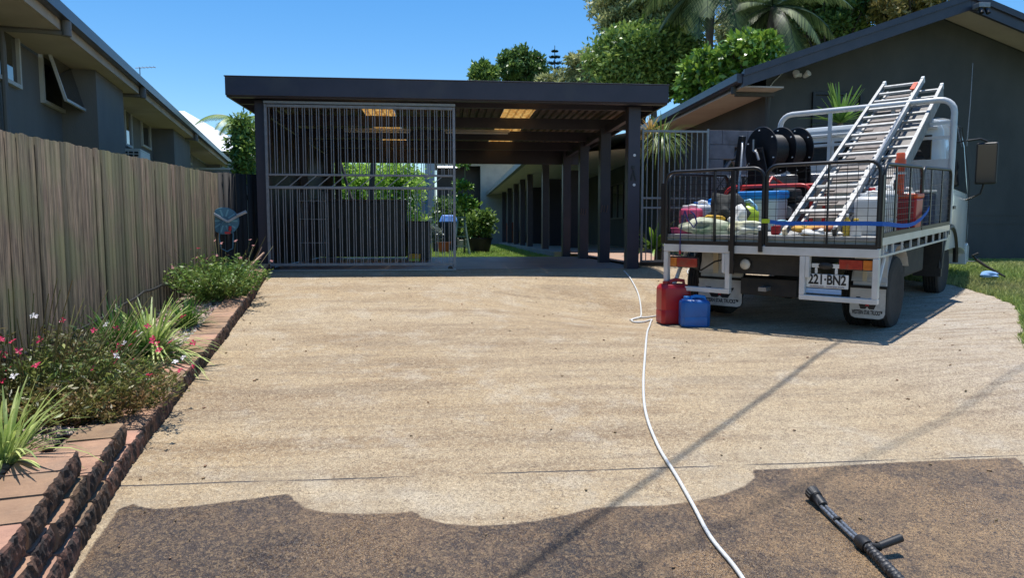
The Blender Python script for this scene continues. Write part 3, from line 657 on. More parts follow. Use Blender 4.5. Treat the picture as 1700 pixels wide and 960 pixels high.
# floodlights, ridge camera
def flood(name, label, u, z, s=1.0, m=whitep):
    t = kthing(name, label, 'floodlight', u, GV - .02, z)
    mb = MB(); mb.box((0, -.01, 0), (.10 * s, .05, .06 * s)); mb.build('bracket', m, t, bevel=.006)
    for k in (-1, 1):
        mb = MB(); R = Matrix.Rotation(math.radians(60), 3, 'X') @ Matrix.Rotation(math.radians(20 * k), 3, 'Y')
        mb.lathe([(.02, 0), (.035, .02), (.055 * s, .10), (.055 * s, .12)], (k * .075 * s, -.04, -.04), R, 14); h = mb.build('lamp_head', m, t, 40)
        mb = MB(); mb.lathe([(.046 * s, .119), (.046 * s, .1235)], (k * .075 * s, -.04, -.04), R, 14); mb.build('lens', mat('frosted lens', (.55, .55, .55), rough=.15), h)
u, z = at_v(1327, 124, GV - .05); flood('security_floodlight', 'white twin security floodlight on the gable wall left of the ladders', u, z, 1.0)
u, z = at_v(1626, 14, GV - .8); 
rc = kthing('ridge_camera', 'dark floodlight and camera unit hung at the gable peak', 'security camera', u, GV - .86, z + .02)
mb = MB(); mb.b2((-.10, -.06, -.03), (.10, .1, .05)); mb.build('housing', galv, rc, bevel=.008)
for k in (-1, 1): mb = MB(); mb.cyl((k * .05, -.02, -.03), (k * .06, -.07, -.13), .028, .035); mb.build('lamp_head', dark, rc, 40)
# side gate fence and block wall
sg = kthing('side_gate_fence', 'light grey tubular fence panel and gate between carport and block wall', 'fence', 0, 10.15)
u0, zt = at_v(1066, 216, 10.15); u1, _ = at_v(1176, 216, 10.15); us, _ = at_v(1171, 216, 10.15)
mb = MB()
for z in (zt - .01, .09): mb.b2((u0, -.012, z - .015), (u1, .012, z + .015))
for py in (329, 345): z = at_v(1120, py, 10.15)[1]; mb.b2((u0, -.013, z - .013), (u1, .013, z + .013))
for u in (u0, u1 - .02): mb.b2((u, -.015, .06), (u + .03, .015, zt + .03))
mb.build('frame', galv, sg); mb = MB(); n = 12
for i in range(1, n): u = u0 + (u1 - u0) * i / n; mb.b2((u - .006, -.006, .105), (u + .006, .006, zt - .026))
mb.build('bars', galv, sg); mb = MB(); mb.b2((u0, -.02, .02), (u1, .02, .075)); mb.build('bottom_plate', dark, sg)
bw = kthing('block_screen_wall', 'grey concrete block wall with patterned breeze blocks behind the hose reel', 'wall', u1 + .08, 10.3)
bm_ = mat('besser block', (.20, .19, .205), (.15, .14, .155), 6, .9, bump=.003, bscale=60, c3=(.11, .10, .10), s3=3, lo3=.5, hi3=.7)
BL = at_v(1292, 216, 10.3)[0] - u1 - .08; mb = MB(); zt = at_v(1200, 216, 10.3)[1]; nz = 10; bh = (zt + .1) / nz
for k in range(nz):
    off = -.2 if k % 2 else 0
    for i in range(8):
        xa = max(0, i * .4 + off); xb = min(BL, (i + 1) * .4 + off)
        if xb - xa < .05: continue
        if k in (5, 6, 7, 8) and .2 < (xa + xb) / 2 < BL - .1 : 
            continue
        mb.b2((xa + .003, 0, -.1 + k * bh + .003), (xb - .003, .14, -.1 + (k + 1) * bh - .003))
mb.build('block_course', bm_, bw, bevel=.004)
mb = MB(); mb.b2((0.004, .01, -.08), (BL - .01, .13, -.1 + 5 * bh - .004)); mb.build('mortar_core', bm_, bw)
for i, j in ((0, 0), (1, 0), (0, 1), (1, 1)):
    x = .2 + i * .362; z0, z1 = -.1 + (5 + 2 * j) * bh, -.1 + (7 + 2 * j) * bh; mb = MB()
    for a in ((x, z0, x + .03, z1), (x + .33, z0, x + .36, z1), (x + .03, z0, x + .33, z0 + .03), (x + .03, z1 - .03, x + .33, z1)): mb.b2((a[0] + .001, .01, a[1] + .001), (a[2] - .001, .13, a[3] - .001))
    cx, cz = x + .18, (z0 + z1) / 2
    for dx, dz in ((1, 1), (1, -1), (-1, 1), (-1, -1)): mb.bar((cx + dx * .03, .07, cz + dz * .02), (cx + dx * .14, .07, cz + dz * (z1 - z0) * .44), .03, .11, (0, 1, 0))
    mb.build('breeze_block', bm_, bw)
# ------------------------------------------------------------------ rear building seen through the carport
rb = kthing('rear_building', 'pale grey rear building with dark opening beyond the back lawn', 'building', 0, 33)
pale = mat('pale rear wall', (.34, .36, .34), (.28, .30, .285), 2, .85); V_ = 33
ua, zt = at_v(742, 266, V_); ub, _ = at_v(1000, 266, V_); o0, oz0 = at_v(740, 275, V_); o1, oz1 = at_v(798, 380, V_)
mb = MB(); mb.b2((o1, 0, -.3), (ub, .2, zt)); mb.b2((ua - 0.5, 0, oz0), (o1 - .002, .2, zt)); mb.build('wall', pale, rb)
mb = MB(); mb.b2((ua - .8, -.5, zt + .002), (ub, 0.3, zt + .22)); mb.build('gutter', mat('zinc gutter', (.5, .53, .55), (.45, .48, .5), 3, .4), rb)
mb = MB(); mb.b2((ua - .5, 1.5, -.3), (o1 + 1, 1.6, zt - .02)); mb.build('inner_wall', dark, rb)
mb = MB(); mb.b2((ua - .8, -.5, zt + .23), (ub, 8, zt + .3)); mb.build('roof', roofm, rb)
c0, cz = at_v(705, 258, 31); c1, _ = at_v(721, 258, 31)
mb = MB(); mb.b2((c0, -2, -.3), (c1, -1.6, cz)); mb.build('column', mat('pale column', (.45, .46, .47), (.4, .41, .42), 3, .7), rb)
mb = MB(); a0, az = at_v(690, 288, 30.5); a1, _ = at_v(712, 288, 30.5); mb.b2((a0, -2.6, .1), (a1, -2.5, az)); mb.build('side_panel', mat('blue grey panel', (.16, .22, .30), (.13, .18, .25), 3, .6), rb)
lt = kthing('tube_light', 'lit white tube light in the dark opening of the rear building', 'light fitting', 0, 32.6)
em = bpy.data.materials.new('lit tube'); em.use_nodes = True; em.node_tree.nodes['Principled BSDF'].inputs['Emission Color'].default_value = (1, 1, 1, 1); em.node_tree.nodes['Principled BSDF'].inputs['Emission Strength'].default_value = 2
a0, az = at_v(726, 277, 32.6); a1, _ = at_v(759, 277, 32.6); mb = MB(); mb.cyl((a0, 0, az), (a1, 0, az), .035); mb.build('tube', em, lt); mb = MB(); mb.b2((a0, -.04, az + .045), (a1, .04, az + .09)); mb.build('housing', whitep, lt)
# ------------------------------------------------------------------ left neighbour house
HA = math.atan((505 - 850) / FPX / 1.0) * -1      # turned left
hc, hs = math.cos(HA), math.sin(HA)
NM = Matrix(((hc, -hs, 0, -2.5 * hc), (hs, hc, 0, -2.5 * hs), (0, 0, 1, 0), (0, 0, 0, 1)))   # local u=0 is the gutter edge plane
NMI = NM.inverted()
def nh(px, py, u=None, v=None):
    o = NMI @ CO; d = NMI.to_3x3() @ ray(px, py); i, val = (0, u) if u is not None else (1, v); return o + d * ((val - o[i]) / d[i])
nb_ = thing('neighbour_house', 'long pale grey rendered neighbour house with dark gutter rising above the paling fence', 'house', M=NM)
g0, g1 = nh(100, 0, u=0), nh(384, 266, u=0); GZ = g0.z * .5 + g1.z * .5; VE = g1.y
mb = MB(); zg = lambda v: g0.z + (g1.z - g0.z) * (v - g0.y) / (g1.y - g0.y)
def strip(u0, u1, z0, z1, v0, v1, m, name, par=nb_):
    mb = MB(); vs = []
    for v in (v0, v1):
        for u, z in ((u0, z0), (u1, z0), (u1, z1), (u0, z1)): vs.append((u, v, zg(v) + z))
    mb.add(vs, [(0, 1, 2, 3), (7, 6, 5, 4), (0, 4, 5, 1), (1, 5, 6, 2), (2, 6, 7, 3), (3, 7, 4, 0)]); return mb.build(name, m, par)
strip(-.10, .0, -.13, 0, 1.5, VE, guttern, 'gutter'); strip(-.135, -.105, -.24, -.02, 1.5, VE, soffitm, 'fascia')
strip(-.75, -.14, -.24, -.22, 1.5, VE, soffitm, 'soffit')
mb = MB(); mb.add([(-.12, 1.5, zg(1.5) + .01), (-5, 1.5, zg(1.5) + 1.6), (-5, VE, zg(VE) + 1.6), (-.12, VE, zg(VE) + .01)], [(0, 1, 2, 3)]); mb.build('roof', roofm, nb_)
UW = -.75; UB = -.30
def wallbox(v0, v1, u): 
    mb = MB(); mb.b2((-5, v0, -1.6), (u, v1, min(zg(v0), zg(v1)) - .222)); return mb.build('wall', wallgreyl, nb_)
va = nh(160, 150, u=UB).y; vb = nh(206, 200, u=UB).y; vc = nh(289, 240, u=UB).y; vd = nh(303, 240, u=UB).y; ve = nh(365, 270, u=UB).y
wallbox(1.5, va - .002, UW); wallbox(va, vb - .002, UB); wallbox(vb, vc - .002, UW); wallbox(vc, vd + 1.2, UB); wallbox(vd + 1.202, ve - .002, UW); wallbox(ve, VE - .3, UB)
def nwin(pa, pb, u, z0p, mull=1):
    a, b = nh(*pa, u=u), nh(*pb, u=u); return window(nb_, 'v', a.y, b.y, b.z, a.z, u, 1, trimwhite, mull, .04)
a = nh(-60, 0, u=UW); b = nh(30, 148, u=UW); window(nb_, 'v', a.y, b.y, b.z, b.z + .95, UW, 1, trimwhite, 0, .05)
# awning window standing open
a = nh(62, 72, u=UW); b = nh(100, 186, u=UW); awz0, awz1 = b.z, b.z + .95
w = window(nb_, 'v', a.y, b.y + .15, awz0, awz1, UW, 1, trimwhite, 0, .05)
mb = MB(); t = .035; y0, y1 = a.y, b.y + .15; H = .93
def aw(y, s, o=0): ang = math.radians(15); return (UW + .05 + s * math.sin(ang) + o * math.cos(ang), y, awz1 - s * math.cos(ang) + o * math.sin(ang))
for (p, q) in ((aw(y0, 0), aw(y0, H)), (aw(y1, 0), aw(y1, H)), (aw(y0, 0), aw(y1, 0)), (aw(y0, H), aw(y1, H))): mb.bar(p, q, t, t)
sash = mb.build('open_sash', trimwhite, nb_); mb = MB(); mb.add([aw(y0, .02), aw(y1, .02), aw(y1, H - .02), aw(y0, H - .02)], [(0, 1, 2, 3)]); mb.add([aw(y0, .02, .005), aw(y1, .02, .005), aw(y1, H - .02, .005), aw(y0, H - .02, .005)], [(0, 1, 2, 3)]); mb.build('pane', pane, sash)
for (pa, pb) in (((203, 170), (218, 247)), ((232, 187), (249, 250))):
    a, b = nh(*pa, u=UW), nh(*pb, u=UW); window(nb_, 'v', a.y, b.y, b.z, a.z, UW, 1, trimwhite, 0, .04)
a, b = nh(297, 205, u=UW), nh(317, 274, u=UW); window(nb_, 'v', a.y, b.y, b.z, a.z, UW, 1, trimwhite, 1, .04)
for px, py in ((110, 40), (237, 148), (325, 222)):
    c = nh(px, py, u=-.05); z = zg(c.y); mb = MB()
    mb.tube([(-.05, c.y, z - .12), (-.05, c.y, z - .30)], .05, 10); mb.tube([(-.05, c.y, z - .27), (-.35, c.y, z - .26), (UW + .06, c.y, z - .27), (UW + .06, c.y, z - .45), (UW + .06, c.y, -1)] if px < 200 else [(-.05, c.y, z - .27), (UB - .2, c.y, z - .26)], .032, 8)
    mb.build('downpipe', wallgreyl, nb_, 40)
ac = nh(250, 258, u=-.3); t = thing('air_conditioner', 'white outdoor air conditioner unit on the neighbour house wall above the fence', 'air conditioner', M=NM @ Matrix.Translation((UW + .02, ac.y - .3, ac.z - .25)))
mb = MB(); mb.b2((0, 0, 0), (.32, .85, .30)); mb.b2((0, 0, .30), (.32, .85, .34)); mb.build('casing', whitep, t, bevel=.012)
mb = MB()
for k in range(5):
    for j in range(3): mb.b2((.03 + j * .09, -.008, .03 + k * .055), (.10 + j * .09, -.001, .065 + k * .055))
mb.build('vent_slots', dark, t); mb = MB(); mb.b2((.05, .1, -.25), (.08, .14, -.001)); mb.b2((.05, .7, -.25), (.08, .74, -.001)); mb.build('stand', galv, t)
an = nh(232, 113, u=-1.2); t = thing('roof_aerial', 'small dark television aerial poking above the neighbour roof edge', 'aerial', M=NM @ Matrix.Translation((-1.2, an.y, an.z)))
mb = MB(); mb.cyl((0, 0, -1.2), (0, 0, .02), .012, n=6); mb.build('mast', galv, t); mb = MB(); mb.cyl((-.1, 0, 0), (.35, 0, .05), .008, n=6)
for k in range(5): mb.cyl((k * .08, -.12, .01 + k * .01), (k * .08, .12, .01 + k * .01), .004, n=5)
mb.build('boom', galv, t)
# white roofed house far left
wh = kthing('white_roofed_house', 'distant house with bright white roof beyond the neighbour house', 'house', 0, 30)
a, za = at_v(310, 188, 30); b, zb = at_v(394, 238, 30); mb = MB()
ap = at_v(306, 184, 34); zb -= .35; R4 = [(b + .2, -.3, zb), (a - 6, -.3, zb), (a - 6, 9, zb), (b + .2, 9, zb)]; T4 = [(ap[0], 4, ap[1]), (ap[0] - 4, 4, ap[1])]; mb.add(R4 + T4, [(0, 1, 5, 4), (2, 3, 4, 5), (3, 0, 4), (1, 2, 5), (0, 3, 2, 1)]); mb.build('roof', mat('white roof metal', (.75, .76, .77), rough=.5), wh)
mb = MB(); mb.b2((a - 4, .4, -.2), (b - .4, 8.6, zb - .152)); mb.build('wall', pale, wh)
fb = kthing('back_fence', 'pale fence panel between the neighbour house and the carport', 'fence', 0, 22); a, za = at_v(366, 282, 22); b, _ = at_v(418, 282, 22)
mb = MB(); mb.b2((a - 1, 0, -.1), (b + .3, .04, za)); mb.build('panel', mat('grey fibre sheet', (.30, .31, .32), (.25, .26, .27), 4, .8), fb); mb = MB(); mb.b2((a - 1, -.02, za + .001), (b + .3, .06, za + .06)); mb.build('capping', whitep, fb)
# ------------------------------------------------------------------ flatbed truck
tr = thing('flatbed_truck', 'white flatbed tray truck with black mesh gates, loaded with cleaning gear', 'truck', M=TM)
HW = 1.075
def tp(name, mb, m, par=None, **k): return mb.build(name, m, par if par is not None else tr, **k)
mb = MB(); mb.b2((-HW + .02, .02, .915), (HW - .02, 3.1, .95)); tp('tray_floor', mb, alu)
mb = MB()
for k in range(12): mb.b2((-HW + .06, .25 + k * .24, .87), (HW - .06, .29 + k * .24, .914))
tp('floor_bearers', mb, white)
def TU(px, py, v=0): p = tray(px, py, v=v); return p.x, p.z
# rear beam and the two light frames
zb0, zb1 = .765, .85
mb = MB(); mb.b2((-HW, -.02, zb0), (HW, .05, zb1)); tp('rear_beam', mb, white, bevel=.006)
mb = MB(); mb.b2((-HW + .03, .055, .80), (HW - .03, .09, .914)); tp('rear_sill', mb, white)
for (pa, pb, side) in ((1097, 1212, -1), (1328, 1462, 1)):
    ua = TU(pa, 450)[0]; ub = TU(pb, 450)[0]
    if side < 0: ua = -HW
    else: ub = HW
    zbot = .345; t = .05; mb = MB()
    mb.b2((ua, -.018, zbot + t), (ua + t, .045, zb0 - .002)); mb.b2((ub - t, -.018, zbot + t), (ub, .045, zb0 - .002)); mb.b2((ua, -.018, zbot), (ub, .045, zbot + t - .001))
    if side < 0: mb.b2((ub - .085, -.017, .56), (ub - .052, .044, zb0 - .003))
    else: mb.b2((ua + .052, -.017, .56), (ua + .09, .044, zb0 - .003))
    tp('light_frame', mb, white, bevel=.005)
    x = ub - .06 if side > 0 else ua + .06
    mb = MB(); mb.tube([(x, .05, .37), (x, .14, .42), (x, .40, .75), (x, .42, .86)], .022, 8); tp('frame_stay', mb, white, smooth=40)
reflr = mat('red tail lens', (.38, .035, .02), (.30, .02, .015), 30, .25, coat=.5, c3=(.2, .06, .04), s3=9); refla = mat('amber tail lens', (.70, .22, .03), (.58, .16, .02), 30, .25, coat=.5)
for (pa, pb, py0, py1, am) in ((1112, 1158, 427, 444, -1), (1394, 1449, 431, 449, 1)):
    a, z1 = TU(pa, py0, .06); b, z0 = TU(pb, py1, .06); mb = MB(); mb.b2((a - .01, .062, z0 - .01), (b + .01, .10, z1 + .01)); l = tp('tail_light', mb, blackplastic, bevel=.006)
    s = a + (b - a) * (.28 if am < 0 else .72)
    mb = MB(); mb.b2((a, .04, z0), (s - .002, .061, z1)); tp('lens', mb, refla if am < 0 else reflr, l, bevel=.006); mb = MB(); mb.b2((s + .002, .04, z0), (b, .061, z1)); tp('lens', mb, reflr if am < 0 else refla, l, bevel=.006)
# number plate
def text_mesh(s, size, name, m, parent, loc, rot, w=None, bold=0.0, ext=.0008, align='CENTER', sx=1.0):
    c = bpy.data.curves.new(name, 'FONT'); c.body = s; c.size = size; c.extrude = ext; c.align_x = align; c.align_y = 'CENTER'; c.offset = bold; c.resolution_u = 3
    o = bpy.data.objects.new(name, c); COL.objects.link(o); dg = bpy.context.evaluated_depsgraph_get(); me = bpy.data.meshes.new_from_object(o.evaluated_get(dg)); bpy.data.objects.remove(o)
    xs = [v.co.x for v in me.vertices]; wd = max(xs) - min(xs); k = (w / wd) if w else sx
    for v in me.vertices: v.co.x *= k
    me.materials.clear(); me.materials.append(m); q = bpy.data.objects.new(name, me); COL.objects.link(q); q.parent = parent; q.location = loc; q.rotation_euler = rot; return q
a, z1 = TU(1339, 454, .03); b, z0 = TU(1408, 481, .03); pc = ((a + b) / 2, .0, (z0 + z1) / 2); pw, ph = b - a, z1 - z0
mb = MB(); mb.b2((a, .03, z0), (b, .036, z1)); pl = tp('number_plate', mb, whitep, bevel=.008)
inkm = mat('plate ink', (.012, .012, .014), rough=.5); inkr = mat('plate maroon ink', (.10, .02, .05), rough=.5)
text_mesh('221\u00b7BN2', ph * .98, 'characters', inkm, pl, (pc[0], .028, z0 + ph * .58), (math.pi / 2, 0, 0), w=pw * .90, bold=.004)
text_mesh('QUEENSLAND - SUNSHINE STATE', .02, 'slogan', inkr, pl, (pc[0], .028, z0 + ph * .10), (math.pi / 2, 0, 0), w=pw * .82)
mb = MB(); mb.b2((a + .0, .031, z0 - .055), (b - .06, .036, z0 - .008)); tp('registration_strip', mb, mat('pale blue strip', (.28, .42, .62), (.35, .48, .66), 30, .5))
mb = MB(); ux, uz1 = TU(1348, 437, .05); ux2, uz0 = TU(1394, 446, .05)
mb.b2((ux, .04, uz0), (ux2, .05, uz1)); mb.b2((ux + .03, .041, z1 + .002), (ux + .055, .051, uz0 - .001)); mb.b2((ux2 - .04, .041, z1 + .002), (ux2 - .015, .051, uz0 - .001)); br = tp('plate_bracket', mb, whitep, bevel=.004)
mb = MB(); mb.lathe([(.045, 0), (.04, .015), (.02, .025)], ((ux + ux2) / 2 + .005, .038, (uz0 + uz1) / 2), Matrix.Rotation(math.pi / 2, 3, 'X'), 16, 1.5, .8); tp('plate_lamp', mb, blackplastic, br, smooth=40)
c_, cz_ = TU(1237, 439, .10); R90 = Matrix.Rotation(math.pi / 2, 3, 'X')
mb = MB(); mb.lathe([(.05, -.06), (.062, -.02), (.062, .0)], (c_, .10, cz_), R90, 20); wl = tp('work_lamp', mb, blackplastic, smooth=40)
mb = MB(); mb.lathe([(.054, .001), (.05, .012), (.025, .02)], (c_, .10, cz_), R90, 20); tp('lamp_lens', mb, mat('lamp lens', (.62, .55, .42), (.5, .5, .5), 20, .15, coat=.6), wl, smooth=60)
# side lattice rails
for s in (-1, 1):
    mb = MB(); mb.b2((s * HW - s * .0, .052, .87), (s * (HW - .03), 3.1, .945)); tp('side_rail', mb, white, bevel=.004)
    mb = MB(); mb.b2((s * HW, .052, .765), (s * (HW - .02), 3.0, .785))
    for k in range(9): y = .12 + k * .35; mb.b2((s * HW * .999, y, .7851), (s * (HW - .018), y + .018, .869))
    tp('lashing_rail', mb, white)
# gates: tube frame with rounded top corners, mesh, flat bars
meshm = mat('black mesh wire', (.013, .013, .015), rough=.5)
def gate(o, e, w, h, name, strips, nx, nz, parent=tr):       # o origin (bottom start), e unit dir along, height up
    o = Vector(o); e = Vector(e); Z = Vector((0, 0, 1)); P = lambda a, z: o + e * a + Z * z
    r = .10; pts = [P(0, 0), P(0, h - r)] + [P(r - r * math.cos(t), h - r + r * math.sin(t)) for t in (.4, .8, 1.2)] + [P(r, h), P(w - r, h)] + [P(w - r + r * math.sin(t), h - r + r * math.cos(t)) for t in (.4, .8, 1.2)] + [P(w, h - r), P(w, 0)]
    mb = MB(); mb.tube(pts, .018, 8); mb.bar(P(0, .0), P(w, .0), .03, .04); fr = mb.build(name, dark, parent, smooth=50)
    mb = MB()
    for a, ww in strips: mb.bar(P(a, .02), P(a, h - .01), .012 if abs(e.x) > .5 else ww, ww if abs(e.x) > .5 else .012, e.cross(Z) if abs(e.x) > .5 else e.cross(Z))
    mb.build('upright_bar', dark, fr)
    mb = MB(); t = .0028
    for i in range(1, nx): mb.tube([P(w * i / nx, .01), P(w * i / nx, h - .01)], t, 4)
    for i in range(1, nz): mb.tube([P(.01, h * i / nz), P(w - .01, h * i / nz)], t, 4)
    mb.build('wire_mesh', meshm, fr); return fr
ug = TU(1271, 350, .0)[0]
g1w = ug - .02 + HW - .02
s1 = TU(1187, 350)[0] + HW - .02; s2 = TU(1219, 350)[0] + HW - .02; s3 = TU(1372, 350)[0] - ug
def gate_x(ua, w, h, strips, nx, nz):
    return gate((ua, -.005, .865), (1, 0, 0), w, h, 'rear_gate', strips, nx, nz)
gate_x(-HW + .02, g1w, .75, ((s1, .045), (s2, .045)), 12, 11)
gate_x(ug + .012, HW - ug - .03, .765, ((s3, .028),), 11, 11)
for s in (-1, 1):
    for (a, w, st) in ((.08, 1.46, (.42, .98)), (1.58, 1.46, (.42, .98))):
        gate((s * (HW - .01), a, .965), (0, 1, 0), w, .635, 'side_gate', [(q, .04) for q in st], 22, 11)
mb = MB()
for s in (-1, 1):
    mb = MB(); mb.b2((s * HW - .035, -.015, .852), (s * HW + .012, .03, 1.50)); tp('corner_post', mb, dark)
mb = MB(); mb.b2((ug - .05, -.045, .79), (ug - .012, -.022, 1.0)); tp('gate_latch', mb, dark); mb = MB(); mb.b2((ug - .36, -.04, .79), (ug - .33, -.022, .90)); tp('gate_latch', mb, dark)
mb = MB(); mb.b2((s2 - HW + .0, -.05, .56), (s2 - HW + .04, -.025, 1.6)); tp('drop_bar', mb, dark)
# headboard
hv = 3.16
def roundframe(x0, x1, z0, z1, r, y):
    return [(x0, y, z0), (x0, y, z1 - r)] + [(x0 + r - r * math.cos(t), y, z1 - r + r * math.sin(t)) for t in (.3, .6, .9, 1.2)] + [(x0 + r, y, z1), (x1 - r, y, z1)] + [(x1 - r + r * math.sin(t), y, z1 - r + r * math.cos(t)) for t in (.3, .6, .9, 1.2)] + [(x1, y, z1 - r), (x1, y, z0)]
hx = HW - .03; hz = 2.45
mb = MB(); mb.tube(roundframe(-hx, hx, .95, hz, .16, hv), .036, 10); hb = tp('headboard', mb, white, smooth=50)
mb = MB()
for z in (2.17, 2.0): mb.b2((-hx + .03, hv - .02, z - .018), (hx - .03, hv + .02, z + .018))
for x in (-.38, .38): mb.b2((x - .022, hv - .018, .96), (x + .022, hv + .018, hz - .03))
tp('rails', mb, white, hb); mb = MB(); mb.b2((-hx + .03, hv - .01, .96), (hx - .03, hv + .01, 1.74)); tp('lower_panel', mb, white, hb)
# cab
def ring(y, zb, zt, hwb, hwt, r=.10): return [(-hwb, y, zb), (hwb, y, zb), (hwb + .01, y, zb + (zt - zb) * .45), (hwt + .01, y, zt - r * 1.6), (hwt - r * .4, y, zt - r * .35), (hwt - r * 1.6, y, zt), (-hwt + r * 1.6, y, zt), (-hwt + r * .4, y, zt - r * .35), (-hwt - .01, y, zt - r * 1.6), (-hwb - .01, y, zb + (zt - zb) * .45)]
cz0 = .62
secs = [ring(3.30, cz0, 2.20, .94, .86), ring(3.34, cz0 - .02, 2.26, .985, .90), ring(3.9, cz0 - .02, 2.31, .99, .91), ring(4.45, cz0 - .05, 2.28, .99, .90), ring(4.75, cz0 - .1, 1.75, .985, .93), ring(4.98, .42, 1.35, .97, .95), ring(5.03, .40, 1.1, .93, .92)]
mb = MB(); mb.loft(secs); tp('cab', mb, cabpaint, smooth=35, bevel=.01)
for x0, x1 in ((-.80, -.42), (-.36, .36), (.42, .80)):
    mb = MB(); mb.b2((x0, 3.285, 1.62), (x1, 3.299, 2.05)); w = tp('rear_window', mb, pane, bevel=.006)
mb = MB()
for z in (1.45, 1.30, 2.12): mb.b2((-.86, 3.27, z), (.86, 3.301, z + .035))
tp('cab_ribs', mb, cabpaint, bevel=.01)
for s in (-1, 1):
    mb = MB(); X = 1.003 * s
    mb.add([(s * 1.004, 3.62, 1.38), (s * 1.004, 4.62, 1.30), (s * .955, 4.50, 1.95), (s * .93, 4.3, 2.16), (s * .93, 3.66, 2.18)], [(0, 1, 2, 3, 4)]); mb.add([(s * 1.002, 3.62, 1.38), (s * 1.002, 4.62, 1.30), (s * .953, 4.50, 1.95), (s * .928, 4.3, 2.16), (s * .928, 3.66, 2.18)], [(4, 3, 2, 1, 0)])
    tp('door_window', mb, pane)
    mb = MB(); mb.tube([(s * 1.006, 3.50, .80), (s * 1.012, 3.50, 1.40), (s * .945, 3.54, 2.2), (s * .93, 4.4, 2.2), (s * 1.0, 4.75, 1.45), (s * 1.006, 4.72, .62)], .005, 5); tp('door_seam', mb, dark)
    mb = MB(); mb.b2((s * 1.005, 3.55, 1.12), (s * 1.028, 3.70, 1.16)); tp('door_handle', mb, dark, bevel=.004)
    mb = MB(); mb.b2((s * 1.0, 3.40, 1.08), (s * 1.03, 3.47, 1.13)); tp('side_marker', mb, orange, bevel=.006)
    arc = [(s * .99, 3.6 + .50 * math.cos(t), .40 + .50 * math.sin(t)) for t in np.linspace(.0, math.pi, 14)]
    mb = MB(); mb.tube(arc, .035, 6); mb.prism([(3.08, .30), (3.14, .30), (3.14, .85), (3.08, .85)], s * .70, s * 1.01, 'x'); tp('wheel_arch', mb, blackplastic, smooth=50)
    # mirrors
    mx = s * 1.20; mv = 4.62
    mb = MB(); mb.tube([(s * .97, 4.5, 2.02), (s * 1.12, mv - .02, 2.04), (mx, mv, 2.0)], .014, 6); am = tp('mirror_arm', mb, dark, smooth=50); mb = MB(); mb.tube([(s * 1.0, 4.55, 1.22), (s * 1.15, mv, 1.30), (mx, mv, 1.50)], .014, 6); tp('lower_arm', mb, dark, am, smooth=50)
    R = Matrix.Rotation(.12 * s, 3, 'Z'); mb = MB(); mb.box((mx, mv, 1.71), (.25, .06, .56), R); sh_ = tp('mirror', mb, blackplastic, am, bevel=.028, seg=3)
    mb = MB(); mb.box(Vector((mx, mv, 1.71)) + R @ Vector((0, -.034, 0)), (.21, .006, .51), R); 
    mo = tp('mirror_glass', mb, mat('mirror', (.018, .028, .045), rough=.06, spec=.5), am)  # dark blue base colour stands in for the reflection
    arcp = 1
mb = MB(); mb.tube([(.98, 4.5, 1.95), (.99, 4.52, 2.5), (.985, 4.56, 3.05)], [.008, .005, .003], 6); tp('antenna', mb, galv)
mb = MB(); mb.prism([(4.90, .30), (5.10, .34), (5.10, .55), (4.98, .60), (4.90, .58)], -.99, .99, 'x'); tp('front_bumper', mb, cabpaint, bevel=.01)
mb = MB()
for s in (-1, 1): mb.b2((s * .62, 5.031, .66), (s * .90, 5.05, .86))
tp('headlight', mb, pane, bevel=.01)
# chassis, fuel tanks and boxes
for s in (-1, 1): mb = MB(); mb.b2((s * .36, .10, .62), (s * .42, 4.9, .80)); tp('chassis_rail', mb, chassis)
mb = MB()
for k in range(5): mb.b2((-.356, .3 + k * .65, .66), (.356, .38 + k * .65, .76))
mb.b2((-.34, .12, .55), (.34, .2, .76)); tp('cross_members', mb, chassis)
mb = MB(); mb.lathe([(.02, -.16), (.10, -.14), (.16, -.04), (.17, .04), (.12, .14), (.03, .17)], (0, .80, .40), R90, 18); mb.cyl((-.62, .8, .40), (.62, .8, .40), .06); tp('rear_axle', mb, chassis, smooth=50)
mb = MB(); mb.b2((-.30, .22, .32), (.28, .30, .50)); tp('tow_bar', mb, chassis, bevel=.01); mb = MB(); mb.b2((-.06, .1, .38), (.02, .22, .42)); tp('tow_tongue', mb, galv)
mb = MB(); mb.b2((.45, 1.62, .42), (.92, 2.55, .80)); tp('fuel_tank', mb, chassis, bevel=.03); mb = MB(); mb.b2((-.95, 1.5, .40), (-.45, 2.3, .80)); tp('battery_box', mb, chassis, bevel=.02)
mb = MB(); mb.tube([(.5, .9, .6), (.52, 1.8, .42), (.5, 2.9, .5)], .045, 8); tp('exhaust', mb, mat('exhaust', (.12, .10, .09), (.06, .05, .05), 8, .6, metal=.4), smooth=50)
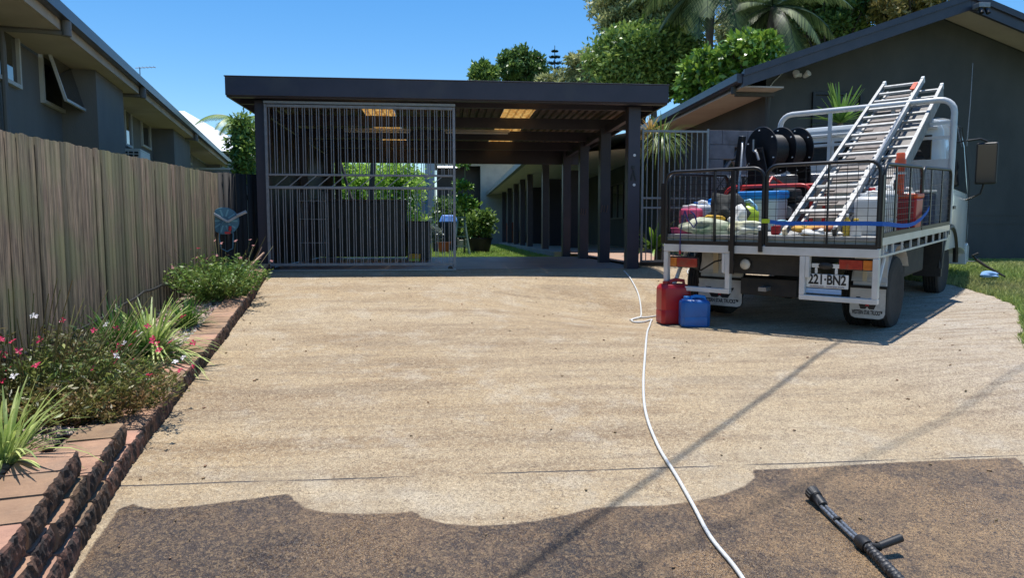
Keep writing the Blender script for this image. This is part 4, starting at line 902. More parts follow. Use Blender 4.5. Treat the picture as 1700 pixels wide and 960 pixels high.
# wheels
def wheel(x, y, out):
    t = thing('wheel', None, None); t.parent = tr; t.location = (x, y, .365); t.rotation_euler = (0, 0, 0)
    RX = Matrix.Rotation(math.pi / 2, 3, 'Y'); w = .19
    mb = MB(); mb.lathe([(.235, -w / 2 + .01), (.29, -w / 2), (.345, -w / 2 + .012), (.365, -w / 2 + .035)] + [(.365 if k % 2 else .355, -.05 + .10 * k / 6) for k in range(7)] + [(.365, w / 2 - .035), (.345, w / 2 - .012), (.29, w / 2), (.235, w / 2 - .01)], (0, 0, 0), RX, 40); mb.build('tyre', rubber, t, smooth=35)
    mb = MB(); q = out; mb.lathe([(.233, -.085 * q), (.225, .07 * q), (.20, .06 * q), (.15, -.02 * q), (.10, -.03 * q), (.075, .03 * q), (.03, .04 * q)], (0, 0, 0), RX, 28); mb.build('rim', mat('wheel rim', (.30, .29, .27), (.22, .2, .18), 10, .5, metal=.3), t, smooth=40)
    mb = MB()
    for k in range(6): a = k * math.pi / 3; mb.cyl((.0 * q, .12 * math.cos(a), .12 * math.sin(a)), (.02 * q, .12 * math.cos(a), .12 * math.sin(a)), .014, n=6)
    mb.build('wheel_nuts', galv, t); return t
for s in (-1, 1):
    wheel(s * .95, .80, s); wheel(s * .72, .80, -s); wheel(s * .86, 3.6, s)
# mudguards and flaps
guard = mat('grey mudguard', (.58, .58, .56), (.48, .475, .455), 5, .7, c3=(.2, .17, .13), s3=4, lo3=.5, hi3=.8)
flapm = mat('grey rubber flap', (.60, .58, .54), (.50, .48, .44), 6, .7, c3=(.24, .21, .17), s3=5, lo3=.5, hi3=.8)
def star(mb, c, r, y):
    pts = []
    for k in range(10): a = math.pi / 2 + k * math.pi / 5; q = r if k % 2 == 0 else r * .42; pts.append((c[0] + q * math.cos(a), c[1] + q * math.sin(a)))
    mb.prism(pts, y, y + .002, 'y')
logored = mat('logo red', (.45, .02, .03), rough=.5)
for (pa, pb, pt, pbm, gtop, s) in ((1160, 1231, 469, 517, 421, -1), (1412, 1492, 476, 528, 424, 1)):
    fv = .36; a, z1 = TU(pa, pt, fv); b, z0 = TU(pb, pbm, fv)
    if s > 0: z0 = TU((pa + pb) / 2, pbm, fv)[1]
    b = min(b, HW - .02); a = max(a, -HW + .02)
    z1 = .45; z0 = .155
    r = .05; poly = [(a, z1), (a, z0 + r), (a + r * .3, z0 + r * .3), (a + r, z0), (b - r, z0), (b - r * .3, z0 + r * .3), (b, z0 + r), (b, z1)]
    mb = MB(); mb.prism([(p[0] + (.008 if p[0] > (a + b) / 2 else -.008), p[1] - (.008 if p[1] < (z0 + z1) / 2 else 0)) for p in poly], fv + .001, fv + .008, 'y'); fl = tp('mudflap', mb, rubber)
    mb = MB(); mb.prism(poly, fv - .002, fv + .0, 'y'); tp('flap_face', mb, flapm, fl)
    mb = MB(); mb.b2((a - .01, fv - .008, z1 - .005), (b + .01, fv - .003, z1 + .02)); tp('flap_strip', mb, rubber, fl)
    cx = (a + b) / 2; W_ = (b - a) * .33; H_ = .115; zt_ = z0 + .205
    # W emblem as a winged letter with a star
    mb = MB(); yy = fv - .0045
    q = lambda x, z: (cx + x * W_, zt_ - H_ + z * H_)
    mb.prism([q(-1, 1), q(-.62, 1), q(-.38, .38), q(-.16, .38), q(-.16, 0.0), q(-.58, 0)], yy, yy + .002, 'y'); mb.prism([q(1, 1), q(.62, 1), q(.38, .38), q(.16, .38), q(.16, 0), q(.58, 0)][::-1], yy, yy + .002, 'y')
    mb.prism([q(-.16, .0), q(-.16, .38), q(0, .62), q(.16, .38), q(.16, 0), q(0, .2)], yy, yy + .002, 'y')
    tp('emblem', mb, inkm, fl); mb = MB(); star(mb, q(0, .42), .03, yy - .003); tp('emblem_star', mb, logored, fl)
    text_mesh('WESTERN STAR TRUCKS\u2122', .058, 'lettering', inkm, fl, (cx, fv - .003, z0 + .055), (math.pi / 2, 0, 0), w=(b - a) * .86, bold=.0018)
    mb = MB(); mb.b2((a + .02, fv + .03, z1 + .022), (b, fv + .035, .80)); xx = a + .02 if s < 0 else b
    for k in range(9):
        t0, t1 = math.pi - .25 - k * .27, math.pi - .25 - (k + 1) * .27; r_ = .44
        p = [(.80 + r_ * math.cos(t), .40 + r_ * math.sin(t)) for t in (t0, t1)]
        mb.add([(a, p[0][0], p[0][1]), (b, p[0][0], p[0][1]), (b, p[1][0], p[1][1]), (a, p[1][0], p[1][1])], [(0, 1, 2, 3)])
    g_ = tp('mudguard', mb, guard); mb = MB(); mb.b2((a + (b - a) * .32, fv + .015, z1 + .03), (a + (b - a) * .44, fv + .029, .80)); tp('guard_rib', mb, creamp, g_)
    mb = MB(); mb.b2((a + .02, fv + .012, z1 + .02), (b - .0, fv + .029, z1 + .055)); tp('guard_lip', mb, guard, g_)
mb = MB(); mb.tube([(-.93, .3, .72), (-.85, .15, .60), (-.70, .12, .56), (-.55, .14, .66), (-.40, .2, .70)], .009, 6); mb.tube([(-.80, .2, .68), (-.79, .25, .4)], .007, 6); tp('trailer_cable', mb, blackplastic, smooth=60)
# ------------------------------------------------------------------ load on the tray
Z0 = .952
# extension ladders
def ladder(name, label, p0, p1, w, nr, rot=0, tip=True):
    p0, p1 = Vector(p0), Vector(p1); d = (p1 - p0).normalized(); X = Vector((1, 0, 0)); X = (X - d * X.dot(d)).normalized(); X = Matrix.Rotation(rot, 3, d) @ X; Zn = X.cross(d); L = (p1 - p0).length
    M = Matrix((( X.x, d.x, Zn.x, p0.x), (X.y, d.y, Zn.y, p0.y), (X.z, d.z, Zn.z, p0.z), (0, 0, 0, 1)))
    t = thing(name, label, 'ladder', group='aluminium ladders leaning over the headboard', M=TM @ M)
    for s in (-1, 1):
        mb = MB(); mb.b2((s * w / 2 - .018, 0, -.035), (s * w / 2 + .018, L, -.029)); mb.b2((s * w / 2 - .018, 0, .029), (s * w / 2 + .018, L, .035)); mb.b2((s * w / 2 + s * .008, 0, -.029), (s * w / 2 + s * .013, L, .029)); mb.build('rail', alu, t)
        mb = MB(); mb.b2((s * w / 2 - .02, L - .001, -.04), (s * w / 2 + .02, L + .06, .045)); mb.build('end_cap', whitep, t, bevel=.008)
        mb = MB(); mb.b2((s * w / 2 - .018, -.06, -.04), (s * w / 2 + .018, -.002, .04)); mb.build('foot', creamp if s < 0 else dark, t, bevel=.008)
    for i in range(nr):
        y = .12 + (L - .2) * i / (nr - 1); mb = MB(); mb.b2((-w / 2 + .006, y - .022, -.012), (w / 2 - .006, y + .022, .014)); mb.build('rung', alu, t)
    return t, M, L
lb_ = tray(1352, 402, v=.25); lt_ = tray(1499, 138, v=3.95)
mp_ = tray(1465, 200, v=hv)
l1, LM1, LL1 = ladder('ladder', 'longer upper aluminium ladder with white end caps, its foot near the rear gate', (lb_.x, .12, Z0 + .05), (lt_.x + .0, 3.95, lt_.z), .46, 15)
mb = MB(); mb.b2((.165, LL1 - .45, .04), (.215, LL1 - .20, .055)); mb.build('orange_clip', orange, l1)
for s in (-1, 1): mb = MB(); mb.b2((s * .16 - .012, LL1 * .06, -.10), (s * .16 + .012, LL1 - .12, -.045)); mb.build('fly_rail', alu, l1)
mb = MB()
for k in range(13): y = LL1 * .10 + (LL1 * .84) * k / 12.5; mb.b2((-.147, y, -.085), (.147, y + .16, -.078)); mb.b2((-.147, y + .04, -.0775), (.147 - .1 * (k % 3), y + .08, -.065))
mb.build('fly_plank', mat('weathered plank', (.24, .21, .19), (.13, .105, .09), 12, .7), l1)
lt2 = tray(1535, 160, v=3.9); lb2 = tray(1400, 400, v=.7)
l2, LM2, LL2 = ladder('ladder', 'second aluminium ladder lying lower and to the right of the longer one against the headboard', (lb_.x + .33, .35, Z0 + .04), (lt_.x + .30, 4.05, lt_.z - .10), .27, 15)
mb = MB(); mb.b2((.150, .1, -.13), (.156, LL2, .03)); mb.b2((-.13, .1, -.10), (.149, LL2 - .02, -.094)); mb.build('side_plank', mat('dull plank', (.26, .25, .24), (.17, .155, .14), 9, .65), l2)
# hose reels
def disc(mb, x, y, z, r, t): mb.lathe([(r, -t / 2), (r + .006, 0), (r, t / 2)], (x, y, z), Matrix.Rotation(math.pi / 2, 3, 'Y'), 36)
rp = tray(1290, 250, v=1.9); ru, rz_ = rp.x, rp.z
hr_ = tthing('hose_reel', 'large black twin drum hose reel on a stand behind the rear gate', 'hose reel', ru + .06, 1.75, 0, rz=1.1)
RR = .275; zc = rz_ - .01
for x, l in ((-.24, 1), (0.04, 1), (.30, 1)):
    mb = MB(); disc(mb, x, 0, zc, RR, .012); f = mb.build('flange', dark, hr_, smooth=40)
    mb = MB()
    for k in range(6): a = k * math.pi / 3 + .4; mb.cyl((x - .02, (RR - .035) * math.cos(a), zc + (RR - .035) * math.sin(a)), (x + .02, (RR - .035) * math.cos(a), zc + (RR - .035) * math.sin(a)), .008, n=6)
    mb.build('bolts', whitep, f)
mb = MB(); mb.cyl((-.23, 0, zc), (.29, 0, zc), .13, n=24); mb.build('drum', dark, hr_, smooth=40)
pts = [];
for k in range(int(16 * 14)): a = k / 16 * 2 * math.pi; pts.append((-.21 + .22 * (k / 224), .16 * math.cos(a) * 1.15, zc + .16 * math.sin(a) * 1.15))
mb = MB(); mb.tube(pts, .011, 6); mb.build('coiled_hose', blackplastic, hr_, smooth=60)
pts = [(p[0] + .26, p[1], p[2]) for p in pts]; mb = MB(); mb.tube(pts, .011, 6); mb.build('coiled_hose', blackplastic, hr_, smooth=60)
for x in (-.30, .36):
    mb = MB(); mb.prism([(-.16, zc - .22), (.16, zc - .22), (.08, zc + .03), (-.08, zc + .03)], x, x + .02, 'x'); mb.prism([(-.20, Z0), (.20, Z0), (.16, zc - .221), (-.16, zc - .221)], x, x + .02, 'x'); mb.build('side_stand', dark, hr_, bevel=.004)
mb = MB(); mb.tube([(-.32, 0, zc), (-.36, 0, zc), (-.36, 0, zc + .13)], .014, 8); mb.tube([(-.36, 0, zc), (-.36, -.06, zc - .03), (-.36, -.10, zc - .12)], .016, 8); mb.build('crank_handle', galv, hr_, smooth=50)
mb = MB(); mb.bar((-.44, .20, zc - .35), (-.44, .10, zc + .18), .06, .08); mb.build('hose_guide', dark, hr_, bevel=.01)
mb = MB(); mb.tube([tuple(v) for v in ((-.44, .10, zc + .12), (-.52, .0, zc + .02), (-.60, -.08, zc - .18), (-.66, -.12, zc - .40), (-.66, -.12, Z0))], .014, 8); mb.build('grey_hose', galv, hr_, smooth=60)
# pressure washer: red tube frame with engine
def pxbox(pa, pb, v, d): a = tray(*pa, v=v); b = tray(*pb, v=v); return a.x, b.x, b.z, a.z
x0, x1, z0, z1 = pxbox((1204, 311), (1345, 402), 1.15, 0)
pw_ = tthing('pressure_washer', 'petrol pressure washer with red tubular frame in the middle of the tray', 'pressure washer', (x0 + x1) / 2, 1.15, 0)
hw = (x1 - x0) / 2
for y in (-.0, .42):
    mb = MB(); mb.tube([(p[0], y, p[2]) for p in roundframe(-hw, hw, Z0, z1, .12, 0)], .02, 8); mb.build('frame', redpaint, pw_, smooth=60)
mb = MB(); mb.tube([(0, 0, z1 + .0), (.0, .15, z1 + .10), (.05, .42, z1 + .0)], .016, 8); mb.b2((-hw, -.01, Z0 + .03), (hw, .43, Z0 + .05)); mb.build('cross_bar', redpaint, pw_)
mb = MB(); mb.b2((.02, .06, Z0 + .06), (.36, .36, Z0 + .30)); mb.b2((.06, .10, Z0 + .302), (.32, .32, Z0 + .38)); mb.build('engine', blackplastic, pw_, bevel=.03)
mb = MB(); mb.b2((.10, .05, z1 - .16), (.30, .30, z1 - .04)); mb.build('fuel_tank', blackplastic, pw_, bevel=.03)
mb = MB(); mb.lathe([(.11, 0), (.12, .03), (.10, .06), (.03, .07)], (.02, .02, Z0 + .24), R90, 20); mb.tube([(.02 + .12 * math.cos(a), -.06, Z0 + .24 + .12 * math.sin(a)) for a in np.linspace(0, 2 * math.pi, 18)[:-1]], .012, 6, closed=True)
for a in (0.5, 2.6, 4.7): mb.bar((.02, -.055, Z0 + .24), (.02 + .12 * math.cos(a), -.055, Z0 + .24 + .12 * math.sin(a)), .015, .01)
mb.build('recoil_wheel', dark, pw_, smooth=40); mb = MB(); mb.cyl((.22, .0, Z0 + .2), (.22, .06, Z0 + .2), .07); mb.b2((-.05, .03, Z0 + .06), (.0, .2, Z0 + .16)); mb.build('pump', galv, pw_, smooth=40)
# drum with blue lid
def crate_like(name, label, cat, pa, pb, v, dep, m, lid=None, taper=.92, ribs=0, lidm=None, bev=.02):
    x0, x1, z0, z1 = pxbox(pa, pb, v, 0); z0 = Z0; t = tthing(name, label, cat, (x0 + x1) / 2, v + dep / 2, 0); h = (x1 - x0) / 2; k = taper; d = dep / 2
    top = z1 - (lid or 0)
    mb = MB(); mb.loft([[(-h * k, -d * k, z0), (h * k, -d * k, z0), (h * k, d * k, z0), (-h * k, d * k, z0)], [(-h, -d, top), (h, -d, top), (h, d, top), (-h, d, top)]]); mb.build('body', m, t, bevel=bev, seg=3)
    if lid: mb = MB(); mb.b2((-h * 1.06, -d * 1.06, top + .001), (h * 1.06, d * 1.06, z1)); mb.build('lid', lidm, t, bevel=min(.02, lid * .3), seg=3)
    return t, h, d, z1
crate_like('storage_tub', 'tall clear white plastic tub with a bright blue lid inside the red frame', 'tub', (1226, 318), (1290, 402), .85, .3, mat('translucent tub', (.50, .54, .56), (.44, .48, .50), 5, .35), lid=.09, lidm=cyanp)
def jerry(name, label, M, w, d, h, m, capm=None, cat='jerry can', neck=-1, group=None, topm=None):
    t = thing(name, label, cat, M=M, group=group)
    r = .035; prof = [(-w / 2 + r, -d / 2), (w / 2 - r, -d / 2), (w / 2, -d / 2 + r), (w / 2, d / 2 - r), (w / 2 - r, d / 2), (-w / 2 + r, d / 2), (-w / 2, d / 2 - r), (-w / 2, -d / 2 + r)]
    S = lambda k, z, kx=None: [(p[0] * (kx or k), p[1] * k, z) for p in prof]
    mb = MB(); mb.loft([S(.95, 0), S(1, .02), S(1, h * .30), S(.975, h * .315), S(.975, h * .33), S(1, h * .345), S(1, h * .78), S(.97, h * .83), S(.80, h * .90)]); mb.build('body', m, t, smooth=35, bevel=.004)
    mb = MB(); mb.tube([(neck * -w * .36, 0, h * .86), (neck * -w * .34, 0, h * .97), (neck * -w * .05, 0, h * 1.0), (neck * w * .10, 0, h * .97), (neck * w * .12, 0, h * .88)], .02, 8); mb.build('handle', topm or m, t, smooth=60)
    mb = MB(); mb.lathe([(.034, 0), (.034, .03), (.028, .034)], (neck * w * .27, 0, h * .895), None, 14); mb.lathe([(.026, -.02), (.026, .0)], (neck * w * .27, 0, h * .895)); mb.build('cap', capm or m, t, smooth=40)
    return t
def TT(u, v, w=Z0, rz=0): return TM @ Matrix.Translation((u, v, w)) @ Matrix.Rotation(rz, 4, 'Z')
p = tray(1143, 402, v=.25); jj = jerry('chemical_jug', 'jug of pink liquid with a purple cord, at the rear left tray corner', TT(p.x, .30), .24, .16, .30, pinkp, whitep, cat='jug', topm=whitep)
mb = MB(); mb.b2((-.08, -.087, .08), (-.01, -.082, .20)); mb.b2((.01, -.087, .10), (.08, -.082, .21)); mb.build('label_patch', mat('dark label', (.03, .03, .04), (.2, .15, .2), 60, .5), jj); mb = MB(); mb.b2((.03, -.087, .03), (.08, -.082, .075)); mb.build('warning_patch', mat('pale label', (.7, .5, .5), rough=.5), jj)
p = tray(1166, 402, v=.6); jerry('drum_can', 'white plastic can standing just right of the pink jug', TT(p.x, .55), .20, .2, .34, whitep, bluep, cat='plastic can')
p = tray(1175, 402, v=.95); jerry('water_container', 'bright blue water container behind the pink jug', TT(p.x + .05, .95), .36, .26, .36, cyanp, bluep, cat='container')
p = tray(1110, 402, v=.12); mb = MB(); mb.b2((0, 0, 0), (.30, .18, .05)); t = tthing('pink_tray', 'shallow pink tray under the pink jug at the tray corner', 'tray', p.x - .0, .10, Z0); mb.build('body', pinkp, t, bevel=.01); mb = MB(); mb.b2((-.006, -.006, .05), (.306, .186, .058)); mb.build('rim', pinkp, t)
p = tray(1240, 352, v=.62); t = tthing('watering_bottle', 'lime green plastic sprayer bottle sitting against the tub', 'bottle', p.x, .62, p.z)
mb = MB(); mb.lathe([(.10, -.12), (.11, -.10), (.11, .0), (.07, .05), (.03, .07), (.03, .10)], (0, 0, 0), None, 16, 1.2, .8); mb.build('body', limep, t, smooth=50); mb = MB(); mb.tube([(-.06, 0, .05), (-.05, 0, .11), (.03, 0, .13), (.10, 0, .06), (.11, 0, 0)], .014, 8); mb.build('handle', mat('sky blue plastic', (.25, .5, .7), rough=.4), t, smooth=50)
mb = MB(); mb.b2((-.11, -.09, -.40), (.11, .09, -.122)); mb.build('stand_bin', whitep, t, bevel=.02)
# soft goods
def blob(name, label, cat, c, r, m, seed=0, amp=.25, parts=None, sub=3):
    rnd = random.Random(seed); bm = bmesh.new(); bmesh.ops.create_icosphere(bm, subdivisions=sub, radius=1)
    ph = [(rnd.uniform(1.5, 4), rnd.uniform(0, 6), Vector((rnd.gauss(0, 1), rnd.gauss(0, 1), rnd.gauss(0, 1))).normalized()) for _ in range(9)]
    for v in bm.verts:
        k = 1 + sum(amp / 3 * math.sin(f * 2.2 * v.co.dot(d) + o) for f, o, d in ph); z = v.co.z
        v.co = Vector((v.co.x * k * r[0], v.co.y * k * r[1], (max(z, -.45) * k) * r[2]))
    me = bpy.data.meshes.new(name); bm.to_mesh(me); bm.free(); me.materials.append(m); me.shade_smooth(); o = bpy.data.objects.new(name, me); COL.objects.link(o)
    o.matrix_world = TM @ Matrix.Translation(c); return tag(o, label, cat)
bagm = mat('black canvas', (.016, .018, .017), (.035, .038, .034), 7, .8, bump=.004, bscale=25)
p = tray(1206, 380, v=.45); blob('tool_bag', 'black canvas bag slumped between the pink jug and the tub', 'bag', (p.x, .45, Z0 + .12), (.20, .16, .24), bagm, 3, .3)
p = tray(1150, 402, v=.10); blob('rolled_tarp', 'cream and green rolled tarp along the rear gate below the black bag', 'tarp', (p.x + .13, .14, Z0 + .05), (.30, .08, .10), mat('cream green tarp', (.60, .60, .45), (.06, .13, .06), 3.5, .7), 5, .25)
p = tray(1235, 402, v=.12); blob('yellow_cloth', 'pale yellow cloth bundle under the gate mesh beside the tub', 'cloth', (p.x, .14, Z0 + .05), (.17, .08, .09), mat('pale yellow cloth', (.72, .70, .40), (.6, .62, .55), 6, .8), 8, .3)
p = tray(1180, 390, v=.3); blob('orange_cloth', 'small orange cloth folded under the black bag', 'cloth', (p.x + .04, .28, Z0 + .14), (.12, .06, .05), yellowp, 9, .3)
p = tray(1227, 375, v=.3); blob('white_rag', 'crumpled white rag with the blue cloth at the foot of the tub', 'cloth', (p.x - .02, .34, Z0 + .11), (.09, .07, .12), whitep, 12, .4)
# boxes at the back of the tray
crate_like('toolbox', 'long chequer plate toolbox with cream sides behind the red frame', 'toolbox', (1230, 293), (1385, 402), 2.1, .55, creamp, lid=.12, lidm=mat('chequer plate', (.5, .5, .5), (.32, .33, .34), 60, .35, metal=.6, bump=.003, bscale=70), bev=.006)
mb = MB(); x0, x1, z0, z1 = pxbox((1190, 292), (1270, 312), 1.75, 0); t = tthing('lattice_crate', 'dark lattice sided crate with white rim left of the toolbox', 'crate', (x0 + x1) / 2, 1.75, 0)
h = (x1 - x0) / 2
mb.b2((-h, 0, z1 - .02), (h, .01, z1)); mb.b2((-h, .28, z1 - .02), (h, .29, z1)); mb.b2((-h, .0105, z1 - .02), (-h + .01, .279, z1)); mb.b2((h - .01, .0105, z1 - .02), (h, .279, z1)); mb.build('rim', whitep, t)
mb = MB(); n = 6
for i in range(n):
    a, b = -h + 2 * h * i / n, -h + 2 * h * (i + 1) / n; mb.bar((a, .005, z0), (b, .005, z1 - .021), .008, .012, (0, 1, 0)); mb.bar((b, .002, z0), (a, .002, z1 - .021), .006, .012, (0, 1, 0))
mb.build('lattice', dark, t); mb = MB(); mb.b2((-h, .0, Z0), (h, .28, z0)); mb.build('base', blackplastic, t, bevel=.01)
# right hand side: drums, bottles, cone
p = tray(1447, 380, v=.5); jerry('chemical_drum', 'large white chemical drum behind the right rear gate', TT(tray(1444, 380, v=.4).x, .40), .24, .26, .40, whitep, whitep, cat='drum')
jerry('chemical_drum', 'white chemical drum beside the side gate, red basket behind it', TT(.86, .80, rz=.1), .28, .26, .46, whitep, redp, cat='drum')
jerry('chemical_drum', 'white chemical drum furthest forward along the right side gates', TT(.82, 1.75, rz=.1), .30, .28, .44, whitep, bluep, cat='drum')
crate_like('red_basket', 'red plastic basket standing behind the right white drum', 'basket', (1478, 322), (1520, 372), 1.25, .3, redp, lid=.05, lidm=orange)
t = tthing('navy_crate', 'dark navy crate with clothes at the front right of the tray', 'crate', .78, 2.35, 0); mb = MB(); mb.b2((-.22, -.2, Z0), (.22, .3, Z0 + .38)); mb.build('body', mat('navy fabric', (.02, .03, .08), (.03, .06, .15), 20, .8), t, bevel=.03); mb = MB(); mb.b2((-.225, -.205, Z0 + .38), (.225, .305, Z0 + .41)); mb.build('rim', whitep, t, bevel=.01)
x0, x1, z0, z1 = pxbox((1486, 254), (1504, 290), 1.3, 0); cx = (x0 + x1) / 2
t = tthing('marker_tube', 'orange plastic tube standing upright between the ladders and the side gate', 'tube', cx, 1.3, 0)
mb = MB(); mb.lathe([(.04, Z0), (.04, z1 - .16), (.052, z1 - .15), (.052, z1 - .08), (.042, z1 - .06), (.042, z1 - .01), (.035, z1)], (0, 0, 0), None, 20); mb.build('body', orange, t, smooth=40); mb = MB(); mb.lathe([(.06, z1 - .22), (.06, z1 - .20)], (0, 0, 0), None, 20); mb.build('collar', whitep, t)
yb = mat('yellow can paint', (.75, .50, .05), (.6, .4, .05), 8, .4)
for (nm, lab, px, v, r, h, m, cm) in (('spray_bottle', 'yellow topped spray bottle beside the foot of the ladder', 1405, .16, .035, .20, yb, whitep), ('spray_bottle', 'small white bottle with round yellow badge near the right rear gate', 1420, .14, .05, .16, whitep, yb),
        ('spray_bottle', 'tiny white bottle left of the ladder foot against the rear gate', 1262, .12, .03, .12, whitep, whitep), ('spray_bottle', 'amber bottle lying closest to the ladder base', 1336, .18, .04, .14, yb, redp)):
    p = tray(px, 400, v=v); t = tthing(nm, lab, 'bottle', p.x, v, Z0); mb = MB(); mb.lathe([(r * .95, 0), (r, .01), (r, h * .65), (r * .4, h * .82), (r * .4, h * .88)], (0, 0, 0), None, 14); mb.build('body', m, t, smooth=40); mb = MB(); mb.lathe([(r * .45, h * .881), (r * .45, h), (r * .3, h * 1.02)], (0, 0, 0), None, 12); mb.build('cap', cm, t, smooth=40)
p = tray(1375, 402, v=.2); blob('yellow_gloves', 'heap of yellow and brown work gloves between the ladder feet', 'gloves', (p.x - .12, .18, Z0 + .04), (.15, .09, .07), mat('gloves', (.70, .42, .06), (.22, .05, .03), 9, .8), 21, .4)
p = tray(1350, 404, v=.1); blob('white_hose_bundle', 'loose white cloth bundle at the centre of the rear gate', 'cloth', (p.x + .05, .12, Z0 + .03), (.16, .05, .035), whitep, 22, .35)
hb_m = mat('pale cyan hose', (.30, .55, .62), rough=.4)
pts = [(.08 * math.cos(a) * (1 + .1 * math.sin(3 * a)), .02 * math.sin(2 * a), .07 + .07 * math.sin(a)) for a in np.linspace(0, 5.5, 22)]
p = tray(1300, 395, v=.2); t = tthing('coupling_hose', 'short pale cyan hose looped under the blue strap', 'hose', p.x - .02, .2, Z0); mb = MB(); mb.tube(pts, .010, 6); mb.build('hose', hb_m, t, smooth=60); mb = MB(); mb.b2((-.10, -.02, 0), (-.02, .05, .09)); mb.build('fitting', redp, t, bevel=.01)
# blue ratchet strap around the rear right gates
sp = [TU(1270, 367, -.03), TU(1300, 371, -.03), TU(1380, 371, -.03), TU(1440, 371, -.03)]
pts = [(a, -.032, z) for a, z in sp] + [(HW + .02, -.03, sp[3][1] - .004)] + [(HW + .035, a_, sp[3][1] + d_) for a_, d_ in ((.12, -.012), (.35, -.03), (.6, -.045), (.85, -.05), (1.1, -.04), (1.35, -.01), (1.6, .05), (1.72, .10))]
V = []; 
for q in pts: V += [(q[0], q[1], q[2] - .019), (q[0], q[1], q[2] + .019), (q[0] + .003, q[1] - .003, q[2] + .019), (q[0] + .003, q[1] - .003, q[2] - .019)]
mb = MB(); mb.loft([V[i * 4:i * 4 + 4] for i in range(len(pts))]); t = tthing('tie_strap', 'bright blue webbing strap stretched across the right rear gate and side gate', 'strap', 0, 0, 0); mb.build('webbing', strapm, t)
mb = MB(); mb.b2((sp[0][0] - .03, -.04, sp[0][1] - .02), (sp[0][0] + .05, -.034, sp[0][1] + .02)); mb.build('lime_end', limep, t)
p = tray(1126, 352, v=-.03); t = tthing('purple_cord', 'thin dark purple cord hanging over the left rear gate', 'cord', 0, 0, 0)
zz = lambda px, py: (TU(px, py, -.03)[0], -.032, TU(px, py, -.03)[1])
mb = MB(); mb.tube([zz(*q) for q in ((1137, 350), (1134, 362), (1130, 385), (1129, 405), (1129, 416))], .006, 6); mb.tube([zz(*q) for q in ((1137, 350), (1142, 365), (1152, 378), (1157, 370), (1153, 356), (1147, 351))], .008, 6); mb.build('cord', mat('navy cord', (.03, .03, .14), rough=.7), t)
mb = MB(); a = zz(1129, 419); mb.box(a, (.02, .012, .045)); mb.build('clip', redp, t, bevel=.003)
# ------------------------------------------------------------------ things on the driveway
def gm(px, py, rz=0): g = ground(px, py); return Matrix.Translation((g.x, g.y, gz(g.x, g.y) + .006)) @ Matrix.Rotation(rz, 4, 'Z')
def sized(px0, px1, py): g = ground((px0 + px1) / 2, py); return (px1 - px0) / FPX * g.y, g
w_, g_ = sized(1091, 1143, 537)
jerry('jerry_can', 'tall red plastic jerry can standing on the driveway at the left rear of the truck', gm(1117, 537, .10), w_ * .95, w_ * .75, (537 - 466) / FPX * g_.y * 1.02, redp, redp)
w_, g_ = sized(1127, 1177, 542)
jerry('jerry_can', 'short blue plastic jerry can on the driveway beside the red one', gm(1152, 542, -.08), w_ * .95, w_ * .7, (542 - 494) / FPX * g_.y * 1.03, bluep, cyanp, topm=cyanp)
hosem = mat('white braided hose', (.66, .67, .65), (.50, .51, .50), 60, .5)
def ground_tube(pxs, r, name, label, cat, m, sub=6, lift=0):
    P = [ground(*p) for p in pxs]; pts = []
    for i in range(len(P) - 1):
        a, b, c, d = P[max(i - 1, 0)], P[i], P[i + 1], P[min(i + 2, len(P) - 1)]
        for k in range(sub):
            t = k / sub; q = .5 * ((2 * b) + (c - a) * t + (2 * a - 5 * b + 4 * c - d) * t * t + (-a + 3 * b - 3 * c + d) * t ** 3); pts.append(q)
    pts.append(P[-1]); pts = [Vector((p.x, p.y, gz(p.x, p.y) + r + .005)) for p in pts]
    mb = MB(); mb.tube(pts, r, 8); o = mb.build(name, m, smooth=60); return tag(o, label, cat)
main = [(1036, 452), (1050, 470), (1060, 492), (1064, 515), (1063, 529), (1050, 533), (1052, 537), (1068, 537), (1082, 533), (1080, 538), (1075, 552), (1071, 590), (1068, 640), (1072, 690), (1092, 745), (1122, 795), (1150, 845), (1180, 900), (1228, 962), (1300, 1080)]
ground_tube(main, .0095, 'water_hose', 'long white hose snaking down the driveway from the carport past the jerry cans', 'hose', hosem)
ground_tube([(1046, 534), (1058, 530), (1076, 529), (1095, 526), (1120, 522)], .0095, 'hose_branch', 'short white hose end lying behind the red jerry can', 'hose', hosem)
ground_tube([(1140, 452), (1165, 449), (1185, 452), (1170, 458), (1142, 456), (1150, 446), (1180, 443)], .008, 'hose_loop', 'thin white hose loop on the ground beyond the truck tail', 'hose', hosem)
# pressure wand at the lower right
A = ground(1352, 838); B = ground(1452, 935); Cx = ground(1500, 985)
def lift(p, h): return Vector((p.x, p.y, gz(p.x, p.y) + h))
wd = thing('pressure_wand', 'dark twin tube pressure washer lance with nozzle and side handle on the dirty concrete', 'pressure lance', lift(A, 0))
d = (B - A).normalized(); side = Vector((d.y, -d.x, 0)).normalized(); O = wd.location
def W(t, s, h): p = A + (B - A) * t + side * s; return Vector((p.x, p.y, gz(p.x, p.y) + h)) - O
steel = mat('scuffed lance tube', (.10, .105, .11), (.30, .31, .32), 90, .32, metal=.6)
mb = MB(); mb.tube([W(-.06, 0, .045), W(.03, 0, .04)], [.034, .030], 18); 
for k in range(14): a = k * 2 * math.pi / 14; mb.tube([W(-.055, .032 * math.cos(a), .045 + .032 * math.sin(a)), W(.02, .029 * math.cos(a), .041 + .029 * math.sin(a))], .0035, 5)
mb.build('nozzle_head', blackplastic, wd, smooth=35)
mb = MB(); mb.tube([W(.03, 0, .04), W(.08, 0, .036), W(.16, 0, .03)], [.026, .024, .021], 14)
for k in range(6): mb.tube([W(.03 + k * .02, 0, .040 - k * .001), W(.038 + k * .02, 0, .0395)], .0275, 14)
mb.build('collar', blackplastic, wd, smooth=35)
